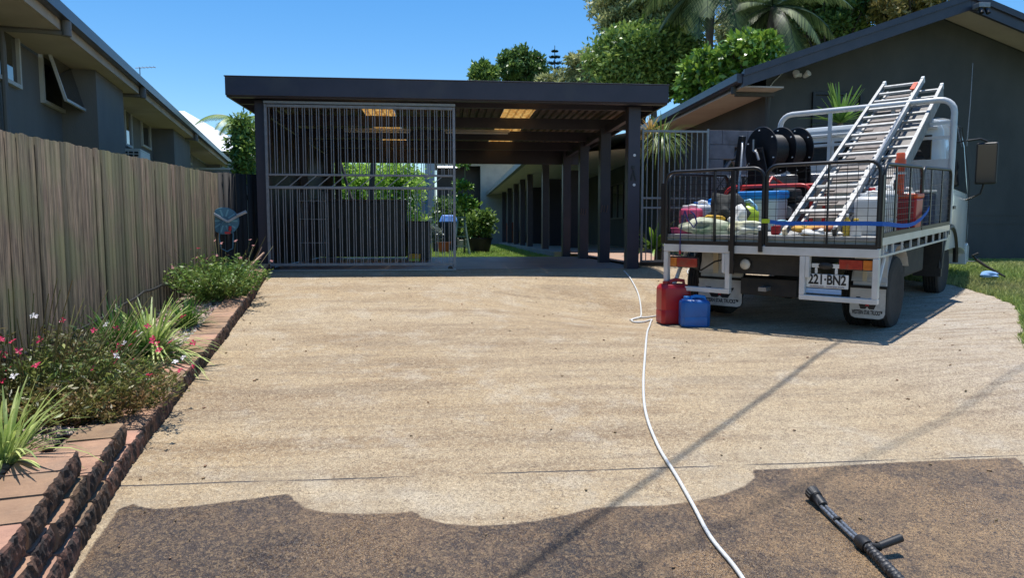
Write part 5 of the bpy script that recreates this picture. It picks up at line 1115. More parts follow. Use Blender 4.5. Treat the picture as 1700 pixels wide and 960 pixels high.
for s in (-.011, .011): mb = MB(); mb.tube([W(.14, s, .028), W(.42, s, .024), W(.80, s, .026)], .0095, 12); mb.build('lance_tube', steel, wd, smooth=60)
mb = MB(); mb.tube([W(.40, 0, .024), W(.43, 0, .024)], .021, 10); mb.build('clip_ring', blackplastic, wd); mb = MB(); mb.tube([W(.76, 0, .03), W(.82, 0, .032), W(.90, 0, .034)], [.024, .032, .028], 14); mb.build('joint_block', blackplastic, wd, smooth=40)
H0, H1 = ground(1443, 931), ground(1494, 924)
h0, h1 = Vector((H0.x, H0.y, gz(H0.x, H0.y) + .045)) - O, Vector((H1.x, H1.y, gz(H1.x, H1.y) + .075)) - O
mb = MB(); mb.tube([W(.86, 0, .035), h0.lerp(h1, .25), h0.lerp(h1, .28), h0.lerp(h1, .31), h1], [.014, .014, .021, .016, .0175], 12); mb.build('side_handle', blackplastic, wd, smooth=40)
E0 = Vector((Cx.x, Cx.y, gz(Cx.x, Cx.y) + .03)) - O
mb = MB(); b = W(.9, 0, .034)
n = 12
for k in range(n): mb.tube([b.lerp(E0, k / n), b.lerp(E0, (k + .5) / n), b.lerp(E0, (k + .95) / n)], [.021, .024, .021], 12)
mb.build('grip', mat('scuffed black grip', (.014, .014, .016), (.12, .12, .12), 90, .5, lo=.5, hi=.7), wd, smooth=50)
# lance on the lawn with blue rag
wd2 = thing('lawn_lance', 'black spray lance lying on the lawn beyond the truck beside a blue rag', 'spray lance', (0, 0, 0)); a, b, c = ground(1622, 440, .06), ground(1650, 455, .06), ground(1668, 463, .06)
mb = MB(); mb.tube([a + Vector((0, 0, .07)), a.lerp(b, .5) + Vector((0, 0, .05)), c + Vector((0, 0, .03))], [.025, .02, .012], 8); mb.build('tube', dark, wd2, smooth=50)
mb = MB(); mb.tube([a + Vector((.0, 0, .07)), a + Vector((-.05, .03, .14)), a + Vector((.02, .02, .17))], .02, 8); mb.build('handle', dark, wd2, smooth=50)
mb = MB(); mb.tube([a + Vector((0, 0, .05)), a + Vector((-.35, 0, .06))], .008, 6); mb.build('spray_tube', galv, wd2)
p = ground(1641, 461, .05); o = blob('blue_rag', 'pale blue rag dropped on the lawn beside the black lance', 'rag', (0, 0, 0), (.14, .07, .05), mat('pale blue rag', (.15, .32, .60), (.3, .45, .65), 8, .8), 31, .3); o.matrix_world = Matrix.Translation((p.x, p.y, p.z + .03))
# overhead service cable (its shadow crosses the driveway)
def over(px, py, h): g = ground(px, py); return g + SV * (h / SV.z)
a, b = over(870, 950, 6.4), over(1360, 590, 6.4); dd = (b - a)
pts = [a - dd * 1.6 + Vector((0, 0, .5)), a, b, b + dd * .9 + Vector((0, 0, .2))]
mb = MB(); mb.tube(pts, .017, 6); tag(mb.build('service_cable', blackplastic), 'black overhead service cable crossing above the driveway', 'cable')
a, b = over(1440, 760, 8.5), over(1690, 615, 8.5); dd = (b - a)
mb = MB(); mb.tube([a - dd * 2, a, b, b + dd * 1.5], .009, 6); tag(mb.build('telephone_wire', blackplastic), 'thinner overhead telephone wire on the right casting a faint line shadow', 'wire')
# ------------------------------------------------------------------ hose reel on the fence
fp = at_y(373, 367, 9.15)
fr = thing('garden_hose_reel', 'teal plastic hose reel with pale handle mounted on the paling fence', 'hose reel', fp, math.radians(-55))
tealp = mat('teal plastic', (.05, .17, .25), (.04, .13, .20), 8, .4); palep = mat('pale grey plastic', (.38, .42, .46), (.3, .33, .36), 8, .4)
sc_ = fp.y / FPX; R_ = 22 * sc_
fr.rotation_euler = (0, 0, math.radians(20))
for y in (-.05, .10):
    mb = MB(); mb.lathe([(R_, -.008), (R_ + .004, 0), (R_, .008)], (0, y, 0), R90, 28); f = mb.build('side_disc', tealp, fr, smooth=40)
    mb = MB()
    for k in range(10): a = k * math.pi / 5; mb.bar((R_ * .35 * math.cos(a), y - .014, R_ * .35 * math.sin(a)), (R_ * .9 * math.cos(a), y - .014, R_ * .9 * math.sin(a)), .02, .006, (0, 1, 0))
    mb.build('disc_rib', mat('pale teal rib', (.12, .30, .38), rough=.4), f)
mb = MB(); mb.cyl((0, -.04, 0), (0, .09, 0), R_ * .5); mb.build('drum', tealp, fr)
mb = MB(); mb.bar((-.14, -.09, .10), (.04, -.09, -.01), .03, .025, (0, 1, 0)); mb.bar((.04, -.09, -.01), (.24, -.12, .11), .03, .03, (0, 1, 0)); mb.b2((-.17, -.10, .05), (-.13, .14, .12)); mb.build('bracket_arm', palep, fr, bevel=.006)
mb = MB(); mb.tube([(.16, -.12, .07), (.27, -.16, .12)], .022, 10); mb.build('handle', palep, fr, smooth=50)
mb = MB(); mb.tube([(-.01, -.09, -.0), (-.05, -.10, -.06), (-.07, -.09, -.22), (-.05, -.06, -.36), (.02, -.05, -.40), (.09, -.06, -.36), (.10, -.07, -.18), (.08, -.08, -.05)], .009, 7); mb.build('trailing_hose', tealp, fr, smooth=60)
mb = MB(); mb.cyl((.06, -.10, -.13), (.07, -.10, -.07), .018); mb.b2((.0, -.1, -.17), (.07, -.08, -.14)); mb.build('red_fitting', redp, fr)
# ------------------------------------------------------------------ plants
def leafset(centers, dirs, L, Wd, curl=.2):
    """folded leaves: base, two mid, tip; centers (n,3) bases, dirs (n,3) unit."""
    n = len(centers); up = RNG.normal(size=(n, 3)); s = np.cross(dirs, up); s /= np.linalg.norm(s, axis=1)[:, None] + 1e-9; nn = np.cross(s, dirs)
    L = np.asarray(L).reshape(-1, 1) * np.ones((n, 1)); Wd = np.asarray(Wd).reshape(-1, 1) * np.ones((n, 1))
    b = centers; m = centers + dirs * L * .5 + nn * L * curl * .3; t = centers + dirs * L - nn * L * curl * .2
    V = np.stack([b, m - s * Wd / 2, t, m + s * Wd / 2], 1).reshape(-1, 3); F = np.arange(n)[:, None] * 4 + np.array([[0, 1, 2, 3]]); return V, F
def unit(n): v = RNG.normal(size=(n, 3)); return v / np.linalg.norm(v, axis=1)[:, None]
def crown(name, clumps, per, L, Wd, m, parent, droop=0.0, shell=.55, up=.2):
    """clumps: list of (center, radius, squash); leaves scattered in each clump with an uneven outline."""
    C = []; D = []
    for c, r, sq in clumps:
        n = int(per * 2.0 * (r ** 1.6)); u = unit(n); rr = r * (.25 + .75 * RNG.uniform(0, 1, n) ** .6) * RNG.uniform(.6, 1.3, n); rr *= 1 + .18 * np.sin(u[:, 0] * 7 + c[0] * 3) + .15 * np.sin(u[:, 2] * 9 + u[:, 1] * 6 + c[1])
        p = u * rr[:, None]; p[:, 2] *= sq; C.append(p + np.array(c)); q = u * .6 + unit(n) * .8; q[:, 2] += up - droop; D.append(q)
    C = np.concatenate(C); D = np.concatenate(D); D /= np.linalg.norm(D, axis=1)[:, None]
    V, F = leafset(C, D, L * RNG.uniform(.6, 1.3, len(C)), Wd * RNG.uniform(.6, 1.3, len(C)))
    return arrmesh(name, V, F, m, parent, rnd=RNG.uniform(0, 1, len(C)))
def leafmat(n, c1, c2, rnd=.35, tr=.25, rough=.45, sc=.6): return mat(n, c1, c2, sc, rough, rnd=rnd, trans=tr)
LM_euc = leafmat('eucalypt leaves', (.25, .30, .10), (.42, .44, .20), .5, .35)
LM_dark = leafmat('dark green leaves', (.08, .16, .035), (.15, .25, .06), .5, .3)
LM_bright = leafmat('glossy bright leaves', (.11, .24, .025), (.20, .34, .05), .6, .25, .3)
LM_mid = leafmat('mid green leaves', (.14, .25, .05), (.24, .35, .08), .55, .3)
LM_palm = leafmat('palm fronds', (.06, .11, .035), (.13, .18, .07), .6)
LM_pine = leafmat('pine needles', (.02, .055, .035), (.035, .075, .045), .3)
LM_olive = leafmat('olive yellow leaves', (.20, .20, .05), (.28, .24, .08), .5)
bark = mat('grey bark', (.20, .17, .14), (.11, .09, .075), 4, .9, bump=.02, bscale=8, stretch=(3, 3, .5))
darkbark = mat('dark bark', (.075, .06, .05), (.04, .033, .03), 4, .9, bump=.02, bscale=8, stretch=(3, 3, .5))
def tree(name, label, px, py, Y, wpx, hpx, ncl, per, L, Wd, lm, bk=bark, base=0, cr=.30, group='trees beyond the roofs', sq=.8, droop=0, seed=0, trunk=True):
    """crown box centred on a pixel at distance Y; real size follows from the distance."""
    rn = random.Random(seed * 7 + px); c = at_y(px, py, Y); w = wpx / FPX * Y; h = hpx / FPX * Y
    t = thing(name, label, 'tree', (c.x, c.y, base), group=group); zc = c.z - base; cl = []; cr *= .62; sq = .75
    for _ in range(int(ncl * 2.2)):
        while 1:
            p = Vector((rn.uniform(-1, 1), rn.uniform(-1, 1), rn.uniform(-1, 1)))
            if p.length < 1: break
        r = cr * min(w, h) * rn.uniform(.4, 1.25); cl.append(((p.x * (w / 2 - r * .7), p.y * w * .35, zc + p.z * (h / 2 - r * .6)), r, sq))
    crown('crown', cl, per, L, Wd, lm, t, droop=droop)
    mb = MB(); tr_ = .035 * max(zc, 4) * .6; top = Vector((rn.uniform(-.3, .3), 0, zc))
    mid = Vector((rn.uniform(-.4, .4), 0, zc * .55)); mb.tube([(0, 0, -.3), mid, top], [tr_, tr_ * .75, tr_ * .3], 8); o = mb.build('trunk', bk, t, smooth=60)
    mb = MB()
    for c_, r, _ in cl[::max(1, len(cl) // 14)]:
        c_ = Vector(c_); s = mid.lerp(top, rn.uniform(0, .8)); mb.tube([s, s.lerp(c_, .5) + Vector((0, 0, -.1 * r)), c_], [tr_ * .35, tr_ * .22, tr_ * .08], 6)
    mb.build('limbs', bk, t, smooth=60); return t
tree('small_tree', 'small loose green tree at the far left of the row above the carport roof', 804, 132, 44, 50, 60, 12, 420, .34, .16, LM_mid, seed=1, cr=.3)
tree('round_tree', 'round dense dark green tree above the middle of the carport roof', 866, 118, 46, 84, 76, 26, 420, .30, .15, LM_dark, darkbark, seed=2, cr=.26)
tree('low_tree', 'low pale green treetop just below the pine above the carport roof', 925, 140, 40, 90, 36, 14, 380, .3, .14, LM_euc, seed=3)
tree('gum_tree', 'open grey green gum with thin crown left of the tall gum', 985, 112, 36, 110, 90, 30, 380, .24, .09, LM_euc, seed=4, cr=.22, droop=.3)
tree('gum_tree', 'tall broad grey green gum tree rising out of the picture right of the sky', 1075, 40, 33, 200, 250, 90, 380, .24, .09, LM_euc, seed=5, cr=.17, droop=.3)
tree('gum_tree', 'grey green gum filling the space between the palms and the dark trees', 1290, 30, 34, 200, 220, 80, 360, .24, .09, LM_euc, seed=6, cr=.18, droop=.3)
tree('bushy_tree', 'mid green bushy tree low behind the right end of the carport roof', 1070, 105, 28, 210, 130, 64, 420, .22, .11, LM_mid, darkbark, seed=7, cr=.32)
tree('dark_tree', 'dark shaded tree behind the house roof with sky gaps', 1390, 0, 32, 190, 150, 44, 260, .28, .11, LM_dark, darkbark, seed=8, cr=.2)
tree('dark_tree', 'olive and dark tree nearest the house ridge', 1510, 5, 30, 150, 90, 26, 300, .28, .11, LM_olive, darkbark, seed=9, cr=.22)
tree('glossy_tree', 'bright glossy large leaved tree between carport roof and house roof', 1180, 130, 21, 140, 110, 34, 260, .22, .13, LM_bright, darkbark, seed=10, cr=.24, droop=.1)
tree('glossy_tree', 'bright glossy large leaved tree touching the house roof below the palm trunk', 1245, 95, 20, 110, 90, 26, 260, .22, .13, LM_bright, darkbark, seed=11, cr=.26, droop=.1)
tree('hedge_tree', 'green bush between the neighbour house and the carport post', 404, 246, 19, 60, 120, 34, 420, .16, .07, LM_mid, darkbark, seed=12, cr=.3)
def frond(o, az, el, L, n, wl, droop, mbV, rach=None):
    """one feather frond: arcing rachis with paired leaflets"""
    P = []; p = Vector(o); d = Vector((math.cos(az) * math.cos(el), math.sin(az) * math.cos(el), math.sin(el)))
    for k in range(n + 1): P.append(p.copy()); p = p + d * (L / n); d = (d + Vector((0, 0, -droop / n))).normalized()
    for k in range(1, n):
        t = (P[k + 1] - P[k - 1]).normalized(); s = t.cross(Vector((0, 0, 1))).normalized(); ln = wl * math.sin(math.pi * (k / n) ** .7) + .1 * wl
        for sg in (-1, 1):
            for q in (0, .5):
                b = P[k].lerp(P[k + 1], q); e = b + (s * sg * .75 + t * .55 + Vector((0, 0, -.45))).normalized() * ln * random.uniform(.85, 1.1)
                wv = t * (wl * .045); mbV.append((b - wv, b + wv, e + wv * .3, e - wv * .3))
    if rach is not None: rach.tube(P, [.03 * L / 3 * (1 - .8 * k / n) for k in range(n + 1)], 5, caps=False)
def palm(name, label, px, py, Y, L, nf, trunkr, group=None, base=0, m=LM_palm, cat='palm tree', seed=0, els=(-.5, 1.2), droop=1.9, nseg=22):
    random.seed(seed + 50); c = at_y(px, py, Y); t = thing(name, label, cat, (c.x, c.y, base), group=group); h = c.z - base; Q = []; rm = MB()
    for i in range(nf): frond((0, 0, h), i * 2.4 + random.uniform(-.3, .3), random.uniform(*els), L * random.uniform(.8, 1.1), nseg, L * .26, droop * random.uniform(.7, 1.2), Q, rm)
    V = np.array([v for q in Q for v in q]); F = np.arange(len(V)).reshape(-1, 4); arrmesh('fronds', V, F, m, t, rnd=RNG.uniform(0, 1, len(F))); rm.build('frond_stems', m, t)
    mb = MB(); mb.lathe([(trunkr * 1.3, -.2), (trunkr, .5), (trunkr * .9, h * .8), (trunkr * 1.1, h * .84), (trunkr * 1.15, h * .93), (trunkr * .5, h)], (0, 0, 0), None, 12); mb.build('trunk', bark, t, smooth=60); return t
palm('tall_palm', 'tall feather palm with drooping fronds rising above the carport corner', 1180, -28, 26, 3.6, 18, .15, 'palms behind the roofs', seed=1)
palm('tall_palm', 'feather palm with pale crownshaft against the gum leaves right of the taller one', 1283, 12, 25, 2.9, 15, .16, 'palms behind the roofs', seed=2)
palm('garden_palm', 'yellow green palm fronds above the bush between the houses', 400, 205, 20, 1.3, 9, .07, seed=3, m=leafmat('pale palm', (.16, .26, .05), (.22, .32, .07), .3), els=(0, .9))
# norfolk pine
c = at_y(921, 82, 52); np_ = thing('norfolk_pine', 'slender tiered pine with spire top above the carport roof', 'tree', (c.x, c.y, 0), group=None)
mb = MB(); mb.tube([(0, 0, 0), (0, 0, c.z + .3)], [.22, .02], 8); mb.build('trunk', darkbark, np_)
C = []; D = []
for k in range(13):
    z = c.z - .15 - k * .42; r = .15 + k * .19
    for a in np.linspace(0, 2 * np.pi, 8)[:-1] + k * .5:
        for s in np.linspace(.1, 1, 26):
            for _ in range(3): C.append((r * s * math.cos(a), r * s * math.sin(a), z - .12 * r * s + .16 * r * s * s)); D.append((math.cos(a) + random.gauss(0, .6), math.sin(a) + random.gauss(0, .6), .35 + random.gauss(0, .2)))
C = np.array(C); D = np.array(D); D /= np.linalg.norm(D, axis=1)[:, None]; V, F = leafset(C, D, .17, .045); arrmesh('crown', V, F, LM_pine, np_, rnd=RNG.uniform(0, 1, len(C)))
# strap leaf plants
def strapplant(name, label, cat, loc, n, L, Wd, m, droop=1.0, seg=5, spread=.06, els=(.5, 1.45), group=None, parent_flowers=None, base=(0, 0, 0), t=None):
    if t is None: t = thing(name, label, cat, loc, group=group)
    a = RNG.uniform(0, 2 * np.pi, n); el = RNG.uniform(*els, n); Ls = L * RNG.uniform(.6, 1.15, n); P = np.stack([np.cos(a) * spread * RNG.uniform(0, 1, n), np.sin(a) * spread * RNG.uniform(0, 1, n), 0 * a], 1) + np.array(base)
    d = np.stack([np.cos(a) * np.cos(el), np.sin(a) * np.cos(el), np.sin(el)], 1); s = np.stack([-np.sin(a), np.cos(a), 0 * a], 1); V = []; dr = droop * RNG.uniform(.6, 1.4, n)
    for k in range(seg + 1):
        wv = Wd * (np.sin(np.pi * min(.97, (k / seg) * .85 + .15)) ** .6) / 2 * np.ones(n); V += [P - s * wv[:, None], P + s * wv[:, None]]
        P = P + d * (Ls / seg)[:, None]; d = d + np.array([0, 0, -1.]) * (dr / seg)[:, None]; d /= np.linalg.norm(d, axis=1)[:, None]
    V = np.stack(V, 1); V = V.reshape(-1, 3); m2 = 2 * (seg + 1); F = np.concatenate([np.arange(n)[:, None] * m2 + np.array([[2 * k, 2 * k + 1, 2 * k + 3, 2 * k + 2]]) for k in range(seg)], 0)
    r = RNG.uniform(0, 1, n); arrmesh('leaves', V, F, m, t, rnd=np.tile(r, seg)); return t
def bedpt(px, py): g = ground(px, py, .14); return Vector((g.x, g.y, bed_top(g.y) if g.x < wall_x(g.y) else gz(g.x, g.y)))
hedge_l = leafmat('sunlit hedge leaves', (.26, .46, .06), (.40, .58, .12), .5, .5)
lir_pale = leafmat('striped pale leaves', (.24, .36, .08), (.50, .56, .22), .35, .3, sc=9); lir_green = leafmat('dark strap leaves', (.05, .13, .02), (.09, .19, .03), .35, .3)
strapplant('strap_leaf_plant', 'dark green strap leaf clump at the foot of the fence beside the striped plant', 'plant', bedpt(200, 600), 220, .48, .014, lir_green, 1.1)
strapplant('strap_leaf_plant', 'large pale striped strap leaf clump in the middle of the bed', 'plant', bedpt(252, 588), 260, .52, .018, lir_pale, 1.5, els=(.3, 1.4))
strapplant('strap_leaf_plant', 'small green grassy clump between the striped plant and the far shrub', 'plant', bedpt(310, 536), 200, .28, .011, lir_green, .9)
strapplant('strap_leaf_plant', 'bright pale striped clump at the lower left edge of the picture', 'plant', bedpt(12, 838), 150, .36, .013, lir_pale, 1.3)
strapplant('strap_leaf_plant', 'thin brown and green grassy tuft near the carport post', 'plant', bedpt(398, 470), 70, .28, .010, leafmat('dry strap', (.35, .30, .16), (.25, .30, .10), .4), 1.0)
# flowering shrubs
LM_gaura = leafmat('gaura leaves', (.16, .26, .05), (.26, .15, .07), .5, .3, sc=4)
LM_gaura2 = leafmat('shrub leaves', (.11, .22, .04), (.18, .26, .06), .45, .3, sc=4)
pinkm = mat('pink petals', (.75, .05, .16), (.55, .02, .08), 30, .5, trans=.3); whitem = mat('white petals', (.85, .83, .83), (.8, .75, .78), 30, .5, trans=.3)
stemm = mat('red green stems', (.18, .12, .05), (.10, .14, .04), 9, .7)
def shrub(name, label, loc, rx, ry, h, n, L, Wd, lm, nstem=60, flowers=(), tall=0, seed=0, t=None):
    random.seed(seed + 90); t = thing(name, label, 'shrub', loc); C = []; D = []; st = MB()
    nb = nstem; per = n // nb
    for _ in range(nb):
        a = random.uniform(0, 6.28); r = random.random() ** .5; bx, by = .35 * r * rx * math.cos(a), .35 * r * ry * math.sin(a); tx, ty = r * rx * math.cos(a), r * ry * math.sin(a); hz = h * random.uniform(.55, 1.0) * (1 - .35 * r * r)
        P = [Vector((bx + (tx - bx) * s ** 1.3, by + (ty - by) * s ** 1.3, hz * s)) for s in (0, .25, .5, .75, 1)]; st.tube(P, .0028, 4, caps=False)
        for _k in range(per):
            s = random.uniform(.12, 1.0); i = min(3, int(s * 4)); p = P[i].lerp(P[i + 1], s * 4 - i) + Vector((random.gauss(0, .025), random.gauss(0, .025), random.gauss(0, .02))); C.append(p)
            D.append((random.gauss(0, 1), random.gauss(0, 1), random.uniform(-.1, 1.3)))
    for _ in range(tall):
        a = random.uniform(0, 6.28); r = random.uniform(.2, 1); e = Vector((r * rx * math.cos(a) * 1.2, r * ry * math.sin(a) * 1.1, h * random.uniform(1.05, 1.45))); st.tube([(e.x * .4, e.y * .4, 0), (e.x * .7, e.y * .7, e.z * .6), e], .0025, 4, caps=False)
    C = np.array([tuple(c) for c in C]); D = np.array(D); D /= np.linalg.norm(D, axis=1)[:, None]; V, F = leafset(C, D, L * RNG.uniform(.5, 1.3, len(C)), Wd * RNG.uniform(.6, 1.2, len(C))); arrmesh('foliage', V, F, lm, t, rnd=RNG.uniform(0, 1, len(C)))
    st2 = st
    for (m, cnt, r_) in flowers:
        for _ in range(cnt):
            a = random.uniform(0, 6.28); r = random.random() ** .6; c = Vector((r * rx * math.cos(a) * 1.1, r * ry * math.sin(a) * 1.1, h * random.uniform(.75, 1.3))); Q = []
            ax = Vector((random.gauss(0, .5), -.6 + random.gauss(0, .4), .8)).normalized(); x = ax.orthogonal().normalized(); y = ax.cross(x)
            mb = MB()
            for k in range(4 + int(random.random() * 2)):
                th = k * 1.4 + random.uniform(-.3, .3); dv = (x * math.cos(th) + y * math.sin(th)); pv = dv.cross(ax); q = r_ * random.uniform(.7, 1.1)
                mb.add([c, c + dv * q * .6 + pv * q * .35 + ax * q * .2, c + dv * q + ax * q * .05, c + dv * q * .6 - pv * q * .35 + ax * q * .2], [(0, 1, 2, 3)])
            st2.tube([c, Vector((c.x * .6, c.y * .6, h * .4))], .0022, 4, caps=False)
            mb.build('flower', m, t)
    st.build('stems', stemm, t); return t
g = bedpt(95, 690); shrub('butterfly_shrub', 'big shrub with pink and white flowers at the near end of the bed', (g.x - .10, g.y, g.z - .02), .75, .80, .46, 15000, .045, .014, LM_gaura, 190, ((pinkm, 34, .026), (whitem, 16, .026)), 60, 1)
g = bedpt(20, 700); shrub('butterfly_shrub', 'darker fine leaved shrub with white flowers against the fence at the left edge', (g.x - .05, g.y + .1, g.z), .6, .8, .60, 10000, .045, .014, leafmat('dark gaura', (.08, .15, .035), (.16, .10, .045), .4, .25, sc=4), 110, ((whitem, 8, .028), (pinkm, 6, .025)), 24, 2)
g = bedpt(205, 672); shrub('butterfly_shrub', 'sparse reddish shrub with a few pink blooms beside the pale pebbles', (g.x, g.y, g.z), .38, .5, .24, 2600, .04, .012, LM_gaura, 60, ((pinkm, 7, .024),), 10, 3)
g = bedpt(362, 492); shrub('rounded_shrub', 'rounded green shrub with reddish tips in the bed below the hose reel', (g.x - .02, g.y + .15, g.z), .48, .85, .50, 7000, .05, .022, LM_gaura2, 110, ((mat('dusty pink buds', (.45, .20, .18), rough=.7), 16, .022),), 8, 4)
g = bedpt(300, 470); shrub('butterfly_shrub', 'small dark shrub with pink buds tight against the fence', (g.x, g.y, g.z), .2, .4, .36, 700, .04, .014, LM_gaura, 26, ((pinkm, 5, .024),), 5, 5)
# solar garden light lying in the bed, dead leaves near post
t = thing('solar_light', 'small pale grey solar garden light lying between the flowering shrub and strap leaf plant', 'garden light', bedpt(158, 598) + Vector((0, 0, .12)), .4)
mb = MB(); mb.bar((-.05, -.05, 0), (.05, .06, .06), .06, .03); mb.build('head', mat('pale panel', (.45, .52, .60), rough=.3), t, bevel=.006); mb = MB(); mb.cyl((0, 0, 0), (.0, 0, -.14), .008); mb.build('spike', blackplastic, t)
t = thing('dry_palm_sheaths', 'pale dry palm sheaths and sticks piled beside the carport post', 'garden litter', bedpt(424, 446)); drym = mat('dry frond', (.50, .36, .26), (.38, .22, .15), 9, .8)
for k, (a, b) in enumerate((((-.25, 0, .02), (.02, .15, .18)), ((-.1, -.1, .02), (.08, .1, .25)), ((-.3, .1, .05), (0, -.05, .06)), ((-.12, .2, .05), (.0, .25, .32)))): mb = MB(); mb.bar(a, b, .04 - .006 * k, .012); mb.build('stick', drym, t)
mb = MB(); mb.bar((-.22, -.12, .02), (.02, -.15, .03), .05, .03); mb.build('white_offcut', whitep, t)
# plants round the right house
def rp_(px, py, Y): return at_y(px, py, Y)
p = rp_(1395, 205, 11.4); strapplant('spiky_yucca', 'tall spiky green yucca head showing between headboard and house window', 'plant', (p.x, p.y, .05), 60, .62, .045, leafmat('yucca', (.12, .24, .05), (.20, .32, .09), .3), .35, base=(0, 0, p.z - .05), els=(.1, 1.5), spread=.03)
mb = MB(); mb.tube([(0, 0, -.1), (0, 0, p.z - .05)], [.06, .045], 8); mb.build('trunk', bark, [o for o in bpy.data.objects if o.name.startswith('spiky_yucca')][0])
p = rp_(1098, 250, 11.2); pt = strapplant('ponytail_palm', 'drooping ponytail palm head behind the side gate fence', 'plant', (p.x, p.y, 0), 220, .62, .016, leafmat('ponytail', (.14, .24, .05), (.26, .34, .12), .35), 2.4, 7, base=(0, 0, p.z + .08), els=(.2, 1.4), spread=.04)
mb = MB(); mb.tube([(0, 0, 0), (.02, 0, p.z + .1)], [.09, .04], 8); mb.build('trunk', bark, pt)
strapplant(None, None, None, None, 90, .30, .02, mat('straw flower head', (.60, .42, .16), (.5, .33, .1), 9, .7, trans=.3), .8, base=(-.16, .1, at_y(1075, 218, 11.2).z), els=(-.6, 1.5), t=pt)
p = rp_(1085, 430, 10.9); strapplant('bromeliad', 'bright green bromeliad rosette on the ground behind the side gate fence', 'plant', (p.x, p.y, .25), 60, .50, .05, leafmat('bromeliad', (.16, .32, .04), (.26, .42, .07), .3), 1.0, els=(.0, 1.3))
p = rp_(1190, 430, 10.05); 
# back garden
def bush(name, label, px0, px1, py0, py1, Y, per, L, Wd, m, cat='bush', group=None, seed=0, base=-.05, ncl=14, cr=.4):
    rn = random.Random(seed); a, b = at_y(px0, py1, Y), at_y(px1, py0, Y); t = thing(name, label, cat, ((a.x + b.x) / 2, Y, base), group=group); w, h = b.x - a.x, b.z - base; cl = []
    z0 = max(.0, a.z - base)
    for _ in range(ncl): r = cr * min(w, h - z0) * rn.uniform(.6, 1.1); cl.append(((rn.uniform(-1, 1) * (w / 2 - r * .7), rn.uniform(-.3, .3) * w, z0 + r * .6 + (h - z0 - r * 1.5) * rn.random()), r, .9))
    crown('foliage', cl, per, L, Wd, m, t); mb = MB()
    for k in range(4): c = cl[k][0]; mb.tube([(c[0] * .3, 0, 0), c], [.05, .015], 6)
    mb.build('stems', darkbark, t); return t
bush('hedge_bush', 'dense green foliage seen through the gate left of the dark branches', 540, 640, 250, 345, 24, 420, .14, .07, hedge_l, seed=1, ncl=30, cr=.28, group='foliage behind the carport')
bush('hedge_bush', 'bright yellow green foliage seen through the gate right of the dark branches', 612, 706, 262, 400, 23, 420, .13, .07, hedge_l, seed=2, ncl=34, cr=.28, group='foliage behind the carport')
mb = MB(); q = at_y(615, 350, 20); r0 = at_y(620, 262, 20); t = thing('branching_tree', 'dark forked trunk and branches seen through the gate above the cupboard', 'tree', (q.x, 20, 0))
mb.tube([(0, 0, 0), (0, 0, q.z), (.1, 0, r0.z * .97), (.3, 0, r0.z + .6)], [.12, .1, .07, .04], 8); mb.tube([(0, 0, q.z * .96), (-.55, 0, q.z + .35), (-1.0, 0, r0.z + .5)], [.06, .05, .03], 8); mb.tube([(0.05, 0, q.z * 1.2), (-.5, 0.1, q.z * 1.15), (-.9, 0, q.z * 1.2)], [.05, .04, .02], 6); mb.build('trunk', darkbark, t, smooth=60)
bush('far_hedge', 'long green hedge beyond the back lawn behind the carport', 300, 560, 262, 400, 30, 260, .22, .1, LM_dark, seed=5, ncl=50, cr=.3)
bush('pot_shrub', 'white flowering potted shrub beside the first verandah posts', 772, 818, 348, 396, 20.5, 700, .12, .07, LM_mid, seed=3, base=.30, ncl=22, cr=.3)
p = at_y(797, 410, 20.5); t = kthing('plant_pot', 'dark round planter holding the flowering shrub on the lawn edge', 'planter', *KI((p.x, p.y)), -.10); mb = MB(); mb.lathe([(.26, 0), (.36, .42), (.38, .42), (.38, .46)], (0, 0, 0), None, 20); mb.build('pot', dark, t, smooth=40); mb = MB(); mb.lathe([(.34, .461), (.34, .465)], (0, 0, 0), None, 20); mb.build('potting_soil', darkbark, t)
p0 = at_y(771, 410, 19.5); t = thing('young_papaya', 'slim young papaya with leaf tufts up its stem', 'plant', (p0.x, p0.y, -.1)); hh = at_y(771, 270, 19.5).z + .1
mb = MB(); mb.tube([(0, 0, 0), (.03, 0, hh)], [.03, .015], 6); mb.build('stem', stemm, t)
cl = [((0.02, 0, hh), .16, .7), ((-.12, 0, hh - .62), .16, .6), ((.10, 0, hh - .66), .12, .6), ((0, 0, hh - 1.05), .25, .7), ((.15, 0, hh - 1.2), .22, .7)]; crown('leaves', cl, 1300, .13, .08, LM_bright, t)
# step ladder
sp_ = at_y(766, 412, 18.5); t = thing('step_ladder', 'small green grey A-frame step ladder on the back lawn', 'step ladder', (sp_.x, sp_.y, -.10), TH); lgm = mat('sage painted steel', (.22, .32, .28), (.18, .26, .23), 6, .5)
for s in (-1, 1):
    for f in (-1, 1): mb = MB(); mb.bar((s * .22, f * .18 - .0, 0), (s * .08, 0, 1.0), .045, .03); mb.build('leg', lgm, t)
for z in (.25, .5, .75): mb = MB(); w = .22 - .14 * z; mb.b2((-w, -.18 * (1 - z) - .03, z), (w, -.18 * (1 - z) + .04, z + .02)); mb.build('step', lgm, t)
mb = MB(); mb.b2((-.12, -.1, 1.0), (.12, .1, 1.03)); mb.build('top_platform', lgm, t)
q = at_y(745, 405, 21); t = thing('covered_barbecue', 'dark covered barbecue with bright blue top on the far lawn', 'barbecue', (q.x, q.y, -.08), TH)
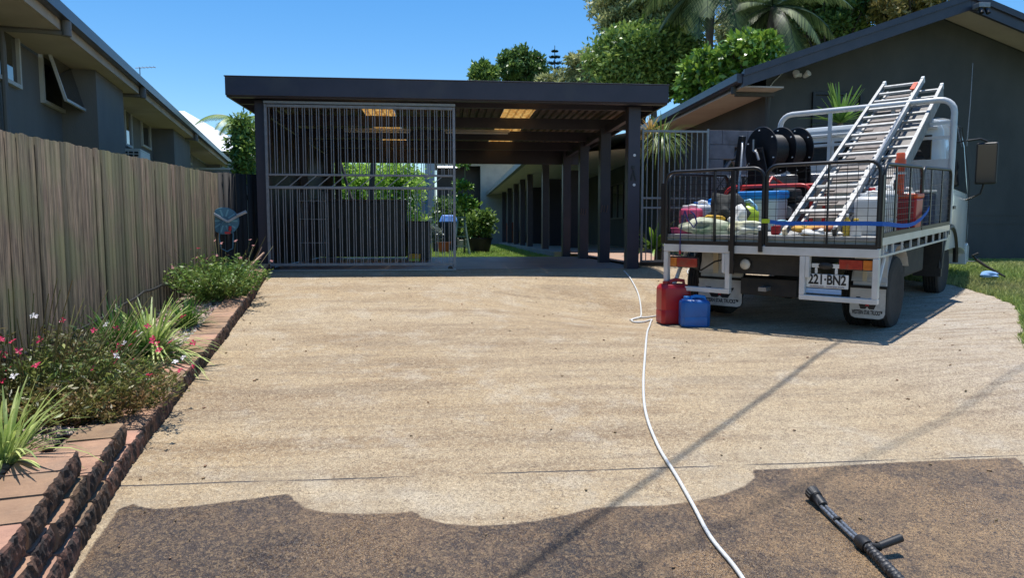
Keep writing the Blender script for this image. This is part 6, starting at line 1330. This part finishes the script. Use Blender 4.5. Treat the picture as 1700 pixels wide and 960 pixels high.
mb = MB(); mb.loft([[(-.25, -.2, 0), (.25, -.2, 0), (.25, .2, 0), (-.25, .2, 0)], [(-.28, -.22, .9), (.28, -.22, .9), (.28, .22, .9), (-.28, .22, .9)]]); mb.build('cover', bagm, t, bevel=.03); mb = MB(); mb.loft([[(-.29, -.23, .901), (.29, -.23, .901), (.29, .23, .901), (-.29, .23, .901)], [(-.2, -.15, 1.12), (.2, -.15, 1.12), (.2, .15, 1.12), (-.2, .15, 1.12)]]); mb.build('blue_top', mat('blue sheet', (.03, .18, .65), (.2, .4, .8), 12, .5), t, bevel=.03)
q = at_y(737, 412, 20); t = thing('terracotta_pot', 'orange terracotta pots cluster with small plant by the barbecue', 'pot', (q.x, q.y, -.09))
terr = mat('terracotta', (.50, .13, .04), (.42, .1, .03), 6, .8)
mb = MB(); mb.lathe([(.13, 0), (.18, .28), (.20, .28), (.20, .33)], (0, 0, 0), None, 16); mb.build('body', terr, t, smooth=40); mb = MB(); mb.lathe([(.18, .331), (.18, .335)], (0, 0, 0), None, 16); mb.build('potting_soil', darkbark, t)
q = at_y(720, 408, 20.5); bush('grey_bush', 'silvery low shrub left of the terracotta pot', 712, 733, 375, 402, 20.5, 1200, .10, .04, leafmat('silver leaves', (.22, .27, .22), (.3, .34, .28), .3), seed=8, ncl=10)
q0, q1 = at_y(716, 400, 24), at_y(778, 400, 24); t = kthing('garden_edge_wall', 'low pale stone garden wall across the back of the lawn', 'wall', *KI((q0.x, q0.y)), -.1); mb = MB()
for k in range(9): mb.b2((k * .16 * 1.0, 0, 0), (k * .16 + .15, .2, .36 + .03 * (k % 3)))
mb.build('stone_course', mat('pale stone', (.50, .44, .34), (.4, .34, .26), 5, .8), t, bevel=.02)
bush('far_shrub', 'dark leafy shrub against the dark opening of the rear building', 722, 782, 325, 395, 27, 500, .14, .07, LM_dark, seed=9, ncl=16)

# windblown litter on the concrete
P = []
while len(P) < 170:
    x, y = random.uniform(-3, 5.5), random.uniform(2.2, 9.5)
    if wall_x(y) + .05 < x < edge_x(y) and (random.random() < .25 or x - wall_x(y) < .5 or x > edge_x(y) - .5): P.append((x, y, gz(x, y) + .010))
tag(chips('fallen_leaves', P, .010, .024, mat('dead leaf', (.16, .09, .05), (.28, .20, .11), 9, .9, rnd=.4)), kind='stuff')
